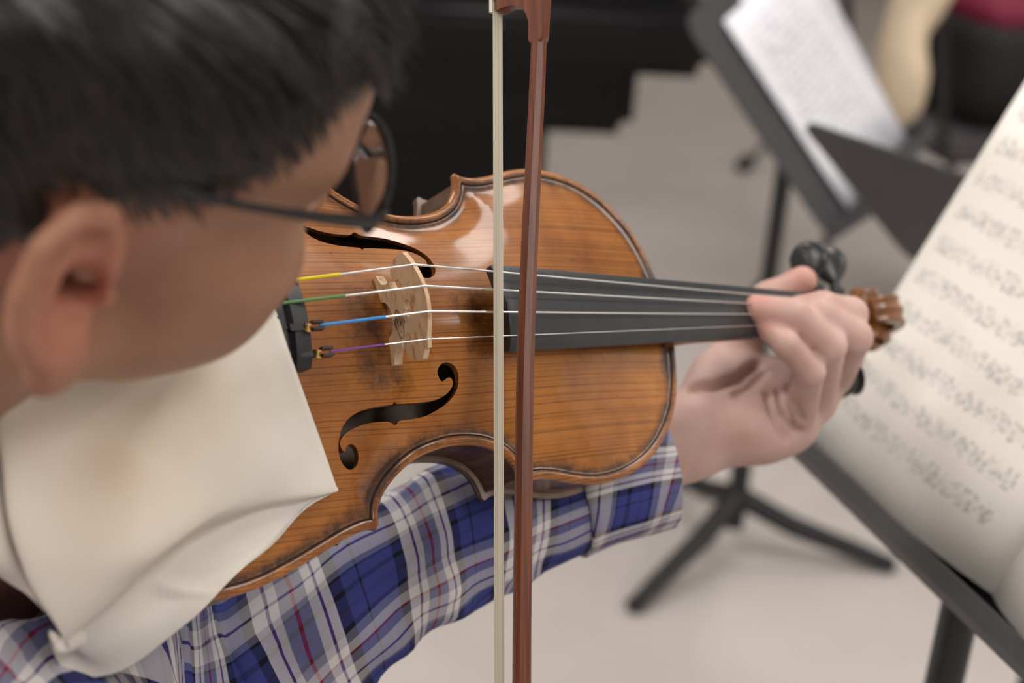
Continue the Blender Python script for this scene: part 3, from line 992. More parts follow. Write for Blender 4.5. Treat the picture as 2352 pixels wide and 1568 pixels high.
# page text: staves of music, or lines of print
def paper_mat(name, paper, ink, lines, period, margin, music=True):
    m, nt, b = new_mat(name)
    uv = N(nt, 'ShaderNodeUVMap')
    sp = N(nt, 'ShaderNodeSeparateXYZ'); L(nt, uv.outputs['UV'], sp.inputs[0])
    def math_(op, a, bb=None, clamp=False):
        n_ = N(nt, 'ShaderNodeMath', operation=op, use_clamp=clamp)
        for i, q in enumerate((a, bb)):
            if q is None: continue
            if isinstance(q, (int, float)): n_.inputs[i].default_value = q
            else: L(nt, q, n_.inputs[i])
        return n_.outputs[0]
    x, y = sp.outputs['X'], sp.outputs['Y']
    fr = math_('FRACT', math_('MULTIPLY', y, lines))
    band = math_('LESS_THAN', math_('ABSOLUTE', math_('SUBTRACT', fr, .5)), period)
    inx = math_('LESS_THAN', math_('ABSOLUTE', math_('SUBTRACT', x, .5)), .5 - margin)
    iny = math_('LESS_THAN', math_('ABSOLUTE', math_('SUBTRACT', y, .5)), .5 - margin * .7)
    area = math_('MULTIPLY', math_('MULTIPLY', inx, iny), band)
    mp_ = N(nt, 'ShaderNodeMapping'); mp_.inputs['Scale'].default_value = (90 if music else 130, lines * (7 if music else 2), 1)
    L(nt, uv.outputs['UV'], mp_.inputs['Vector'])
    vo = N(nt, 'ShaderNodeTexVoronoi', i_Scale=1.0); L(nt, mp_.outputs['Vector'], vo.inputs['Vector'])
    nz_ = N(nt, 'ShaderNodeTexNoise', i_Scale=.24, i_Detail=3.0); L(nt, mp_.outputs['Vector'], nz_.inputs['Vector'])
    notes = math_('LESS_THAN', vo.outputs['Distance'], math_('MULTIPLY', nz_.outputs['Fac'], .78 if music else .8))
    if music:
        st = math_('LESS_THAN', math_('FRACT', math_('MULTIPLY', math_('SUBTRACT', fr, .5 - period * .5), 4 / period)), .16)
        st = math_('MULTIPLY', st, math_('LESS_THAN', math_('ABSOLUTE', math_('SUBTRACT', fr, .5)), period * .52))
        inkm = math_('MAXIMUM', math_('MULTIPLY', notes, .55), math_('MULTIPLY', st, .55))
    else:
        inkm = math_('MULTIPLY', notes, .95)
    inkm = math_('MULTIPLY', inkm, area, True)
    mx = N(nt, 'ShaderNodeMix', data_type='RGBA')
    L(nt, inkm, mx.inputs['Factor'])
    mx.inputs['A'].default_value = (*paper, 1); mx.inputs['B'].default_value = (*ink, 1)
    L(nt, mx.outputs['Result'], b.inputs['Base Color'])
    b.inputs['Roughness'].default_value = .7; b.inputs['Specular IOR Level'].default_value = .2
    return m

def sheet(name, corner, across, up, w, h, mat, bulge=None, nx=16, ny=4, thick=.0012, parent=None):
    """sheet of paper: local grid with thickness, u across, v up; bulge(u, v) lifts along the normal"""
    across, up = unit(across), np.asarray(up, float)
    up = unit(up - (up @ across) * across)
    nrm = np.cross(across, up)
    vs, uv, fs = [], [], []
    for lay in (0, 1):
        for j in range(ny + 1):
            for i in range(nx + 1):
                u, v = i / nx, j / ny
                z = (bulge(u, v) if bulge else 0) - lay * thick
                vs.append(across * (u * w) + up * (v * h) + nrm * z); uv.append((u, v))
    k = (nx + 1) * (ny + 1)
    for j in range(ny):
        for i in range(nx):
            q = (j * (nx + 1) + i, j * (nx + 1) + i + 1, (j + 1) * (nx + 1) + i + 1, (j + 1) * (nx + 1) + i)
            fs.append(q); fs.append(tuple(k + t for t in q[::-1]))
    for i in range(nx):
        a, b_ = i, i + 1; fs.append((b_, a, k + a, k + b_))
        a, b_ = ny * (nx + 1) + i, ny * (nx + 1) + i + 1; fs.append((a, b_, k + b_, k + a))
    for j in range(ny):
        a, b_ = j * (nx + 1), (j + 1) * (nx + 1); fs.append((a, b_, k + b_, k + a))
        a, b_ = a + nx, b_ + nx; fs.append((b_, a, k + a, k + b_))
    o = mesh_obj(name, vs, fs, mat, parent, uvs=uv)
    if parent is None: o.location = corner
    else: o.location = np.asarray(corner)
    return o

m_music = paper_mat('cream_music_paper', srgb(252, 247, 239), (.24, .23, .22), 12.0, .26, .10)
m_print = paper_mat('white_printed_paper', srgb(232, 231, 238), (.16, .16, .20), 26.0, .36, .12, music=False)

# --- near stand with the open music book
A1, U1 = unit((.31, -.945, .06)), unit((.40, .26, .88))
U1 = unit(U1 - (U1 @ A1) * A1); N1 = np.cross(A1, U1)
BL1 = world_at(1864, 1000, 1.14)
ledge_c = BL1 + A1 * .232 - U1 * .012 - N1 * .030
foot1 = floor_at(2196, 1440, .80); foot1[2] = 0
near_stand = music_stand('black music stand on the right holding the open cream music book', foot1, ledge_c, A1, U1, m_desk, tripod(foot1, .28, .4))
book = empty('music_book', Matrix.Translation(BL1), 'open cream-paged music book with printed staves on the near stand', 'book')
def page_bulge(u, v): return .004 + .020 * math.sin(math.pi * min(1, u * 1.02)) ** .8 * (1 - .5 * u) - .018 * u ** 6
pg1 = sheet('page', (0, 0, 0), A1, U1, .218, .306, m_music, page_bulge, nx=22, parent=book)
pg2 = sheet('page', A1 * .218, A1, U1, .218, .306, m_music, lambda u, v: page_bulge(1 - u, v), nx=22, parent=book)
m_edge = simple('page_block', srgb(222, 206, 176), .8)
for s0, fl in ((0, False), (.218, True)):
    sheet('page_block', A1 * s0 - N1 * .003, A1, U1, .218, .304, m_edge, lambda u, v, fl=fl: page_bulge(1 - u if fl else u, v) * .9, nx=22, thick=.004, parent=book)

# --- second stand with white printed sheets
A2, U2 = unit((.47, .86, .20)), unit((-.60, .22, .77))
U2 = unit(U2 - (U2 @ A2) * A2); N2 = np.cross(A2, U2)
BL2 = world_at(1950, 485, 2.06)
foot2 = floor_at(1690, 1165, .085); foot2[2] = 0
legs2 = [floor_at(1444, 1412), floor_at(2060, 1313), floor_at(1515, 1080)]
desk2 = BL2 + A2 * .085 - U2 * .006 - N2 * .006
music_stand('black music stand in the background holding white printed sheets', foot2, desk2, A2, U2, m_lip, legs2, w=.30, h=.34)
sh = sheet('printed_sheet', BL2, A2, U2, .228, .30, m_print, lambda u, v: .001 + .004 * math.sin(3 * u), nx=10)
tag(sh, 'white printed sheet leaning on the background music stand', 'paper')
ra = math.radians(-11)
A2r, U2r = A2 * math.cos(ra) + U2 * math.sin(ra), U2 * math.cos(ra) - A2 * math.sin(ra)
sh2 = sheet('printed_sheet', BL2 + A2 * .022 - N2 * .004 + U2 * .040, A2r, U2r, .216, .29, m_print, None, nx=4)
tag(sh2, 'second white sheet tucked behind the printed sheet on the background stand', 'paper')

# --- third stand, its desk seen from behind
E1, E2 = unit((.68, -.74, 0)), unit((.56, .52, -.64))
P3 = world_at(1835, 270, 1.62)
A3, U3 = -E1, -E2
desk3 = P3 + E1 * .26 + E2 * .33
foot3 = np.array([P3[0] + .26 * E1[0] + .17 * E2[0] + .06, P3[1] + .26 * E1[1] + .17 * E2[1] - .02, 0])
music_stand('dark music stand turned away, behind the cream music book', foot3, desk3, A3, U3, m_desk, tripod(foot3, .28, 2.4), w=.52, h=.33)

# ================================================================== piano
m_piano = simple('piano_black_lacquer', (.004, .004, .005), .3, spec=.3)
m_ivory = simple('piano_keys_white', (.75, .73, .68), .35)
# right hand end of the piano, its front turned to the camera
PR = floor_at(1640, 190, .60); PR[2] = 0
ang = math.radians(4)
pmat = Matrix.Translation(PR) @ Matrix.Rotation(ang, 4, 'Z')
piano = empty('piano', pmat, 'black lacquered piano standing behind the violinist', 'piano')
W = 1.48
def pbox(name, x0, x1, y0, y1, z0, z1, mat=m_piano, parent=piano, r=.012):
    bm = bmesh.new()
    bmesh.ops.create_cube(bm, size=1)
    for v_ in bm.verts:
        v_.co = Vector(((x0 + x1) / 2 + v_.co.x * (x1 - x0), (y0 + y1) / 2 + v_.co.y * (y1 - y0), (z0 + z1) / 2 + v_.co.z * (z1 - z0)))
    bmesh.ops.bevel(bm, geom=bm.edges[:], offset=r, segments=3, affect='EDGES')
    me = bpy.data.meshes.new(name); bm.to_mesh(me); bm.free()
    me.materials.append(mat)
    me.polygons.foreach_set('use_smooth', [True] * len(me.polygons)); me.set_sharp_from_angle(angle=math.radians(40))
    o = bpy.data.objects.new(name, me); return link(o, parent)
pbox('keybed', -W, 0, 0, .34, .60, .74, r=.03)
pbox('key_slip', -W + .05, -.05, -.008, .03, .655, .70, r=.006)
pbox('fallboard', -W + .03, -.03, .16, .40, .735, .83, r=.03)
pbox('cabinet', -W + .02, -.02, .34, .66, .60, 1.16, r=.02)
pbox('lid', -W, 0, .31, .68, 1.16, 1.19, r=.01)
pbox('lower_panel', -W + .1, -.11, .25, .64, .40, .61, r=.03)
pbox('bottom_board', -W + .2, -.27, .50, .66, .0, .42, r=.03)
for k in range(3):
    o = MB().tube([(-.62 - .07 * k, .52, .07), (-.62 - .07 * k, .43, .055)], .011, 8, squash=.5).build('pedal', m_brass, piano)
# ================================================================== violinist
m_skin, nt, b = new_mat('skin')
tc = N(nt, 'ShaderNodeTexCoord')
nz = N(nt, 'ShaderNodeTexNoise', i_Scale=28.0, i_Detail=4.0); L(nt, tc.outputs['Object'], nz.inputs['Vector'])
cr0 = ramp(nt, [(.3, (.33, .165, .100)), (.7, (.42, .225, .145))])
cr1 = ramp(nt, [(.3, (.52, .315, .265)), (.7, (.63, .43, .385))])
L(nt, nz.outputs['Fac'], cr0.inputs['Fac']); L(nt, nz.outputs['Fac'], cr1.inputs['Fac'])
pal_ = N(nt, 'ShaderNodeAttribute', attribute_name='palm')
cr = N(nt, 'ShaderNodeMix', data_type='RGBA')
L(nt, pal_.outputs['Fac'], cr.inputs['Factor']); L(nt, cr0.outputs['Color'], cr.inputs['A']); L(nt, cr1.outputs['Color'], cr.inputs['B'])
red = N(nt, 'ShaderNodeAttribute', attribute_name='flush')
m1 = N(nt, 'ShaderNodeMix', data_type='RGBA')
L(nt, red.outputs['Fac'], m1.inputs['Factor']); L(nt, cr.outputs['Result'], m1.inputs['A']); m1.inputs['B'].default_value = (.62, .20, .15, 1)
sca = N(nt, 'ShaderNodeAttribute', attribute_name='scalp')
m2 = N(nt, 'ShaderNodeMix', data_type='RGBA')
L(nt, sca.outputs['Fac'], m2.inputs['Factor']); L(nt, m1.outputs['Result'], m2.inputs['A']); m2.inputs['B'].default_value = (.016, .012, .011, 1)
L(nt, m2.outputs['Result'], b.inputs['Base Color'])
b.inputs['Roughness'].default_value = .5
b.inputs['Specular IOR Level'].default_value = .35
b.inputs['Subsurface Weight'].default_value = .12
b.inputs['Subsurface Radius'].default_value = (1.0, .35, .2)
b.inputs['Subsurface Scale'].default_value = .004
fine = N(nt, 'ShaderNodeTexNoise', i_Scale=900.0, i_Detail=2.0); L(nt, tc.outputs['Object'], fine.inputs['Vector'])
bp = N(nt, 'ShaderNodeBump', i_Strength=.12, i_Distance=.0005)
L(nt, fine.outputs['Fac'], bp.inputs['Height']); L(nt, bp.outputs['Normal'], b.inputs['Normal'])

# ---- head frame (mm): x to the face, y to the left ear, z to the crown; origin between the ear canals
HF = unit((.80, .015, .60)); HU = np.array([.44, -.69, -.57])
HU = unit(HU - (HU @ HF) * HF); HLft = np.cross(HU, HF)
H_C = np.array([HF, HLft, HU]).T                          # head -> camera axes
H_S = .96
EAR_R = np.array([-4.0, -70, 0]) * H_S
ear_cam = np.array([(208 - 1176) / F_PX, (632 - 784) / F_PX, 1.0]) * .465
H_ORI = M_CW @ (ear_cam - H_C @ EAR_R * MM) + CAM_POS
H_ROT = M_CW @ H_C
H_MAT = Matrix([[*H_ROT[i], H_ORI[i]] for i in range(3)] + [[0, 0, 0, 1]])
def head_w(p): return H_ROT @ (np.asarray(p, float) * H_S * MM) + H_ORI
def to_head(p): return (H_ROT.T @ (np.asarray(p) - H_ORI)) / MM / H_S

neck_base_h = to_head(np.array([-.25, .585, .985]))           # where the neck meets the shoulders

def ear_frame(s):
    e2 = unit((-.22, 0, 1)); e1 = unit(np.array([.88, s * -.46, .2])); e1 = unit(e1 - (e1 @ e2) * e2)
    e3 = np.cross(e1, e2) * (-s)
    if e3[1] * s < 0: e3 = -e3
    return np.array([-12, s * 78, 0.0]), e1, e2, e3
def head_sdf(p):
    ay = np.abs(p[:, 1]); q = np.c_[p[:, 0], ay, p[:, 2]]
    d = sd_ell(p, (-4, 0, 44), (93, 73, 80))
    d = smin(d, sd_ell(p, (44, 0, 44), (50, 60, 55)), 25)
    d = smin(d, sd_ell(p, (42, 0, -18), (48, 57, 58)), 22)
    d = smin(d, sd_ell(q, (56, 42, -14), (28, 22, 20)), 16)
    d = smin(d, sd_ell(q, (50, 32, -40), (36, 27, 32)), 16)
    d = smin(d, sd_cone(q, (6, 45, -51), (62, 14, -78), 17, 16), 18)
    d = smin(d, sd_ell(p, (74, 0, -76), (17, 20, 15)), 14)
    d = smin(d, sd_cone(q, (84, 6, 31), (70, 44, 32), 9, 9), 12)
    d = smax(d, -sd_ell(q, (96, 31, 13), (15, 16, 10)), 8)
    n_ = sd_cone(p, (90, 0, 18), (104, 0, -16), 7, 9.5)
    n_ = smin(n_, sd_ell(q, (96, 9, -20), (9, 7, 6.5)), 5)
    d = smin(d, n_, 7)
    d = smin(d, sd_cone(q, (90, 0, -46), (80, 20, -47), 5.5, 3), 5)
    d = smin(d, sd_cone(q, (88, 0, -56), (79, 17, -54), 6, 3), 4)
    d = smax(d, -sd_cone(q, (98, 0, -51), (84, 22, -50), 1.6, 1.0), 2.5)
    # neck
    nb_ = np.asarray(neck_base_h)
    d = smin(d, sd_cone(p, (-22, 0, -20), (-30, 0, -70), 52, 50), 24)
    d = smin(d, sd_cone(p, (-30, 0, -70), nb_, 49, 52), 20)
    # ears
    for s in (1, -1):
        c, e1, e2, e3 = ear_frame(s)
        L_ = np.c_[(p - c) @ e1, (p - c) @ e2, (p - c) @ e3] / 1.12
        near = np.linalg.norm(L_, axis=1) < 60
        if not near.any(): continue
        l = L_[near]
        plate = sd_ell(l, (-4, 1, -2), (17, 28, 3.6))
        hel = [(9, 2), (11, 14), (8, 26), (-3, 31.5), (-14, 27), (-20, 14), (-19.5, 0), (-15, -12), (-9, -21)]
        hh = np.full(len(l), 1e9)
        for a, bb in zip(hel[:-1], hel[1:]): hh = np.minimum(hh, sd_cone(l, (*a, 2.5), (*bb, 2.5), 3.6, 3.6))
        ah = [(-3, 22), (-9, 14), (-10.5, 2), (-7, -9), (1, -14)]
        aa = np.full(len(l), 1e9)
        for a, bb in zip(ah[:-1], ah[1:]): aa = np.minimum(aa, sd_cone(l, (*a, .5), (*bb, .5), 3.2, 3.4))
        e_ = smin(smin(plate, hh, 3.5), aa, 3)
        e_ = smin(e_, sd_ell(l, (-3, -27, 0), (11, 11.5, 5)), 5)
        e_ = smin(e_, sd_ell(l, (9, -5, 2), (4, 6, 4)), 3)
        root = sd_cone(l, (6, 12, -8), (3, -18, -9), 9, 7)
        e_ = smin(e_, root, 6)
        e_ = smax(e_, -sd_ell(l, (0, -2, 3), (9.5, 13.5, 7.5)), 3.5)
        e_ = smax(e_, -sd_cone(l, (3, -4, 0), (9, -4, -14), 4.5, 4), 3)
        dn = d[near]
        e_ = e_ * 1.12
        dn = smin(dn, e_, 5)
        dn = smax(dn, -sd_cone(l, (1, -2, 3), (7, -4, -10), 7, 5), 3)
        d[near] = dn
    return d

lo = np.minimum([-108, -98, -120], neck_base_h - 20); hi = np.maximum([125, 98, 132], neck_base_h + 20)
hv, hf = surface_nets(head_sdf, lo, hi, 2.4)

def hairness(P):
    """1 where hair grows (head frame)"""
    x, y, z = P[:, 0], np.abs(P[:, 1]), P[:, 2]
    line = np.interp(x, [-110, -60, -30, -12, 6, 20, 30, 42, 56, 66, 76, 86], [-52, -40, 4, 28, 33, 33, 38, 50, 66, 82, 97, 106])
    h = np.clip((z - line) / 12 + .5, 0, 1)
    c, e1, e2, e3 = ear_frame(1)
    l = np.c_[x, y, z] - c
    ear = (((l @ e1 + 5) / 28) ** 2 + ((l @ e2 - 1) / 40) ** 2 < 1) & (l @ e3 > -10)
    return np.where(ear, 0, h)

# ---- left hand (violin frame, mm)
def V_(u, v, z): return von(u, v, z)
WR = V_(1545, 1010, -70)
ELB = vpx(820, 1370, 793)
FOREARM2 = WR + (ELB - WR) * .5
MC = {'p': V_(1828, 985, -34), 'r': V_(1872, 925, -28), 'm': V_(1910, 870, -24), 'i': V_(1938, 815, -22)}
PIP = {'p': V_(1862, 852, 12), 'r': V_(1905, 792, 20), 'm': V_(1962, 775, 18), 'i': V_(1952, 722, 16)}
DIP = {'p': V_(1806, 790, 17), 'r': V_(1822, 722, 20), 'm': V_(1880, 722, 20), 'i': V_(1890, 706, 16)}
TIP = {'p': V_(1757, 748, 7), 'r': V_(1736, 708, 7), 'm': V_(1808, 722, 5), 'i': V_(1835, 708, 4)}
RAD = {'p': (9.0, 8.0, 7.4, 6.3), 'r': (10.4, 9.5, 8.9, 7.8), 'm': (10.8, 10.2, 9.4, 7.8), 'i': (10.8, 10, 9.2, 7.6)}
TH = [V_(1650, 935, -66), V_(1690, 800, -62), V_(1765, 690, -34), V_(1842, 645, -16)]
def hand_sdf(p):
    d = sd_cone(p, WR, FOREARM2, 25, 27)
    ulnar, radial = WR * .5 + MC['p'] * .5, WR * .45 + MC['i'] * .55
    # palm: metacarpal bars blended together
    wr = {'p': V_(1620, 1015, -64), 'r': V_(1620, 990, -66), 'm': V_(1625, 960, -68), 'i': V_(1630, 930, -70)}
    pal = None
    for k in 'prmi':
        c = sd_cone(p, wr[k], MC[k], 15, 12.5)
        pal = c if pal is None else smin(pal, c, 12)
    d = smin(d, pal, 22)
    d = smin(d, sd_ell(p, V_(1745, 985, -44), (26, 19, 17)), 14)       # heel of the little-finger side
    d = smin(d, sd_ell(p, V_(1672, 880, -62), (27, 24, 20)), 14)       # thumb base
    for a, bb, r0, r1 in zip(TH[:-1], TH[1:], (16, 12.5, 10.2), (12.5, 10.2, 9.0)):
        d = smin(d, sd_cone(p, a, bb, r0, r1), 7)
    for k in 'prmi':
        r = RAD[k]
        f_ = sd_cone(p, MC[k], PIP[k], r[0] + 1.4, r[1])
        f_ = smin(f_, sd_cone(p, PIP[k], DIP[k], r[1], r[2]), 3)
        f_ = smin(f_, sd_cone(p, DIP[k], TIP[k], r[2], r[3]), 3)
        d = smin(d, f_, 2.2)
    return d

allp = np.array([WR, FOREARM2] + list(MC.values()) + list(PIP.values()) + list(TIP.values()) + TH)
gv, gf = surface_nets(hand_sdf, allp.min(0) - 38, allp.max(0) + 20, 2.0)

# creases: press shallow grooves into the palm surface along lines seen on the hand
def carve(P, N_, line, width, depth):
    line = np.asarray(line)
    best = np.full(len(P), 1e9)
    for a, bb in zip(line[:-1], line[1:]):
        ab = bb - a; t = np.clip(((P - a) @ ab) / (ab @ ab), 0, 1)
        best = np.minimum(best, np.linalg.norm(P - a - t[:, None] * ab, axis=1))
    return P - N_ * (depth * np.exp(-(best / width) ** 2))[:, None]

def grad(fn, P, e=.4):
    g = np.stack([fn(P + np.eye(3)[i] * e) - fn(P - np.eye(3)[i] * e) for i in range(3)], 1)
    return g / (np.linalg.norm(g, axis=1)[:, None] + 1e-9)
gn = grad(hand_sdf, gv)
cam_v = to_violin(CAM_POS)
def on_hand(u, v):
    """point of the hand surface towards the camera at pixel u, v"""
    dr = V_ROT.T @ (M_CW @ np.array([(u - 1176) / F_PX, (v - 784) / F_PX, 1.0])); dr /= np.linalg.norm(dr)
    t = 650.0
    for _ in range(60):
        s = hand_sdf((cam_v + dr * t)[None])[0]
        t += s * .9
        if abs(s) < .1: break
    return cam_v + dr * t
for line, w_, dp in (([(1580, 893), (1640, 890), (1700, 870), (1740, 838), (1762, 800)], 3.4, 5.2),
                     ([(1690, 905), (1725, 885), (1755, 855)], 2.6, 3.6),
                     ([(1765, 905), (1775, 945), (1795, 985), (1812, 1005)], 2.6, 4.6),
                     ([(1790, 900), (1805, 950), (1830, 990)], 2.6, 4.2),
                     ([(1812, 890), (1826, 930), (1840, 965)], 2.4, 3.4)):
    gv = carve(gv, gn, [on_hand(*q) for q in line], w_, dp)

# ---- one body mesh in world space, origin at the seat below
feet = np.array([-.26, .57, 0])
Hw = (hv * H_S * MM) @ H_ROT.T + H_ORI
Gw = (gv * MM) @ V_ROT.T + V_POS
# trunk and left upper arm inside the shirt
SHL = np.array([-.33, .70, 1.005])                          # left shoulder joint, below the tail of the violin
NECK = np.array([-.238, .572, 1.025])
SHR = np.array([-.175, .455, .972])
ELR = np.array([-.12, .30, .77])                           # right elbow; the right hand holds the frog of the bow
ELBw = V_ROT @ (ELB * MM) + V_POS
F2w = V_ROT @ (FOREARM2 * MM) + V_POS
trunk = MB()
arm_c = [(1150, 1190, 826), (1000, 1262, 812), (860, 1345, 796), (740, 1440, 788), (610, 1545, 790), (440, 1600, 785), (250, 1590, 770), (90, 1520, 765)]
trunk.tube([world_at(u, v, z * MM) for u, v, z in arm_c] + [SHL - [0, 0, .02], NECK - [0, 0, .08]], [.026, .028, .03, .032, .036, .038, .038, .04, .045, .05], 14)
def bow_w(p): return bw @ (np.asarray(p, float) * MM) + bp_
RWR = np.array([-62, -530, 24.0])
def rhand_sdf(p):
    d = sd_cone(p, RWR + [-70, 45, -30], RWR, 24, 20)
    fy = {'i': -532, 'm': -550, 'r': -567, 'p': -583}
    pal = None
    for k, y in fy.items():
        c = sd_cone(p, RWR + [10, (y + 557) * .5 - 14, 4], (-26, y, 36), 13, 10)
        pal = c if pal is None else smin(pal, c, 10)
    d = smin(d, pal, 14)
    for k, (r, ex) in {'i': (8.4, 0), 'm': (8.6, 2), 'r': (8.2, 1), 'p': (7.0, -3)}.items():
        y = fy[k]
        f_ = smin(sd_cone(p, (-26, y, 36), (9 + ex, y + 2, 36), r + 1, r), sd_cone(p, (9 + ex, y + 2, 36), (19 + ex * .5, y + 4, 17), r, r - .8), 3)
        f_ = smin(f_, sd_cone(p, (19 + ex * .5, y + 4, 17), (14, y + 5, 1 if k != 'p' else 22), r - .8, r - 1.6), 3)
        d = smin(d, f_, 2.5)
    for a, bb, r0, r1 in (((-48, -540, 14), (-26, -546, 4), 12, 9), ((-26, -546, 4), (-14, -552, 8), 9, 8)):
        d = smin(d, sd_cone(p, a, bb, r0, r1), 5)
    return d
rv, rf = surface_nets(rhand_sdf, (-160, -605, -30), (40, -470, 60), 3.0)
Rw = (rv * MM) @ bw.T + bp_
trunk.tube([bow_w(RWR + [-50, 30, -20]), ELR, (ELR + SHR) / 2, SHR], [.022, .032, .036, .045], 14)
CH = (SHL + SHR) / 2
trunk.tube([NECK - [0, 0, .03], CH - [0, 0, .10], CH - [0, 0, .30], np.array([CH[0], CH[1], .6])], [.055, .105, .105, .11], 18)
trunk.add(Rw, [tuple(q) for q in rf])
body_v = np.concatenate([Hw, Gw, np.array(trunk.v)]) - feet
body_f = [tuple(q) for q in hf] + [tuple(q + len(hv)) for q in gf] + [tuple(np.array(q) + len(hv) + len(gv)) for q in trunk.f]
person = mesh_obj('person', body_v, body_f, m_skin)
person.location = feet
tag(person, 'dark-haired violinist in plaid shirt and glasses bending over his violin', 'person')
sc_at = np.concatenate([hairness(hv), np.zeros(len(gv) + len(trunk.v))])
ear_c, e1_, e2_, e3_ = ear_frame(-1)
fl_head = .62 * np.exp(-(np.linalg.norm((hv - ear_c) * [1, 1, .8], axis=1) / 26) ** 2)
tips = np.array([TIP[k] for k in 'prmi'] + [TH[3]])
fl_hand = np.zeros(len(gv))
for t_ in tips: fl_hand = np.maximum(fl_hand, .55 * np.exp(-(np.linalg.norm(gv - t_, axis=1) / 11) ** 2))
fl = np.concatenate([fl_head, fl_hand, np.zeros(len(trunk.v))])
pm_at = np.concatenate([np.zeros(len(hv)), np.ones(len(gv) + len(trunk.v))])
for nm, arr in (('scalp', sc_at), ('flush', fl), ('palm', pm_at)):
    a_ = person.data.attributes.new(nm, 'FLOAT', 'POINT'); a_.data.foreach_set('value', arr.astype(np.float32))
PINV = Matrix.Translation(-Vector(feet))
def pchild(o):
    o.parent = person
    o.matrix_parent_inverse = Matrix.Identity(4)
    return o

# ---- hair: short strands combed forward and to the side
m_hairp = simple('dark_hair', (.017, .013, .0125), .36, spec=.45, noise=.5, nscale=120)
nh = grad(head_sdf, hv, 1.0)
den = hairness(hv)
c_e, e1_, e2_, e3_ = ear_frame(1)
l_ = np.c_[hv[:, 0], np.abs(hv[:, 1]), hv[:, 2]] - c_e
den_s = np.where((((l_ @ e1_ + 4) / 29) ** 2 + ((l_ @ e2_ - 0) / 39) ** 2 < 1) & (l_ @ e3_ > -12), 0, den)
den = den_s
cand = np.flatnonzero(den > .25)
NS = 15000
pick = rng.choice(cand, NS, p=den[cand] ** .7 / (den[cand] ** .7).sum())
root = hv[pick] + rng.normal(0, 1.2, (NS, 3))
nrm_ = nh[pick]
x, y, z = root.T
# flow: forward and down the sides, swept to the brow on top
flow = np.c_[np.where(z > 85, .85, .6), np.sign(y) * .25 * np.clip(z / 90, 0, 1), np.where(z > 100, -.05, -.6)]
flow += .45 * np.stack([noise3(root, s, 1 / 26) for s in (1, 2, 3)], 1)
flow -= (flow * nrm_).sum(1)[:, None] * nrm_
flow /= np.linalg.norm(flow, axis=1)[:, None] + 1e-9
length = np.interp(z, [-60, 0, 35, 75, 110, 130], [5, 7, 9, 20, 36, 40]) * rng.uniform(.7, 1.15, NS)
length *= np.where((x > 20) & (z < 80), .6, 1.0)
lift = np.interp(z, [-40, 30, 90], [.35, .45, .55])
hvv, hff = [], []
seg = 4
side = np.cross(nrm_, flow)
wid = rng.uniform(.35, .75, NS)
clump = np.stack([noise3(root, s, 1 / 9) for s in (5, 6, 7)], 1) * .35
allv = np.zeros((NS, (seg + 1) * 2, 3))
for k in range(seg + 1):
    t = k / seg
    c = root + flow * (length * t)[:, None] + nrm_ * (length * (lift * t - .38 * t * t))[:, None] + clump * (length * t * t * .6)[:, None]
    w_ = (wid * (1 - .75 * t))[:, None]
    allv[:, 2 * k] = c - side * w_; allv[:, 2 * k + 1] = c + side * w_
base = np.arange(NS)[:, None] * (seg + 1) * 2
quads = np.concatenate([base + np.array([2 * k, 2 * k + 1, 2 * k + 3, 2 * k + 2]) for k in range(seg)])
HV = (allv.reshape(-1, 3) * H_S * MM) @ H_ROT.T + H_ORI - feet
hair = mesh_obj('hair', HV, quads, m_hairp)
pchild(hair); tag(hair, 'short dark brown hair', kind='stuff')

# ---- eyes
m_eye = simple('eye_white', (.75, .72, .70), .2)
m_iris = simple('eye_dark', (.02, .012, .008), .15)
for s in (1, -1):
    e = MB().lathe([(-11, .5), (-8, 7), (0, 10.8), (6, 9.2), (9.6, 5.6), (11, 2.4), (11.4, .3)], (73, s * 31, 13), (1, -s * .02, -.25), 18)
    v_ = [tuple(head_w(q) - feet) for q in e.v]
    o = pchild(mesh_obj('eye', v_, e.f, m_eye))
    ir = MB().lathe([(10.2, .2), (10.4, 5.2), (11.6, 3.0), (11.9, .2)], (73, s * 31, 13), (1, -s * .02, -.25), 18)
    mesh_obj('iris', [tuple(head_w(q) - feet) for q in ir.v], ir.f, m_iris, o)
    br = MB().tube([(90, s * 12, 30), (87, s * 26, 34), (76, s * 44, 31)], [2.2, 2.6, 1.4], 8, squash=1.0)
    pchild(mesh_obj('eyebrow', [tuple(head_w(q) - feet) for q in br.v], br.f, m_hairp))

# ---- glasses
m_gframe = simple('spectacle_frame_dark', (.012, .012, .014), .28, metal=.3)
m_gmetal = simple('spectacle_metal', (.55, .55, .58), .2, metal=1.0)
m_glass, nt, b = new_mat('spectacle_glass')
nt.nodes.remove(b)
tr = N(nt, 'ShaderNodeBsdfTransparent'); tr.inputs[0].default_value = (.93, .94, .96, 1)
gs_ = N(nt, 'ShaderNodeBsdfGlossy'); gs_.inputs['Roughness'].default_value = .03
lw = N(nt, 'ShaderNodeFresnel', i_IOR=1.35)
mxs = N(nt, 'ShaderNodeMixShader')
L(nt, lw.outputs[0], mxs.inputs[0]); L(nt, tr.outputs[0], mxs.inputs[1]); L(nt, gs_.outputs[0], mxs.inputs[2])
L(nt, mxs.outputs[0], nt.nodes['Material Output'].inputs['Surface'])
gl = empty('glasses', H_MAT, 'dark-framed glasses worn by the violinist', 'glasses')
GS = H_S * MM
def lens_pt(s, a, r=1.0):
    w, h = 26, 11.5
    ca, sa = math.cos(a), math.sin(a)
    e = 2.8
    u = w * math.copysign(abs(ca) ** (2 / e), ca) * r; v = h * math.copysign(abs(sa) ** (2 / e), sa) * r
    y = s * (33 + u)
    x = 100 - .0042 * (33 + u) ** 2 + .10 * v
    return np.array([x + 9, y, 21 + v])
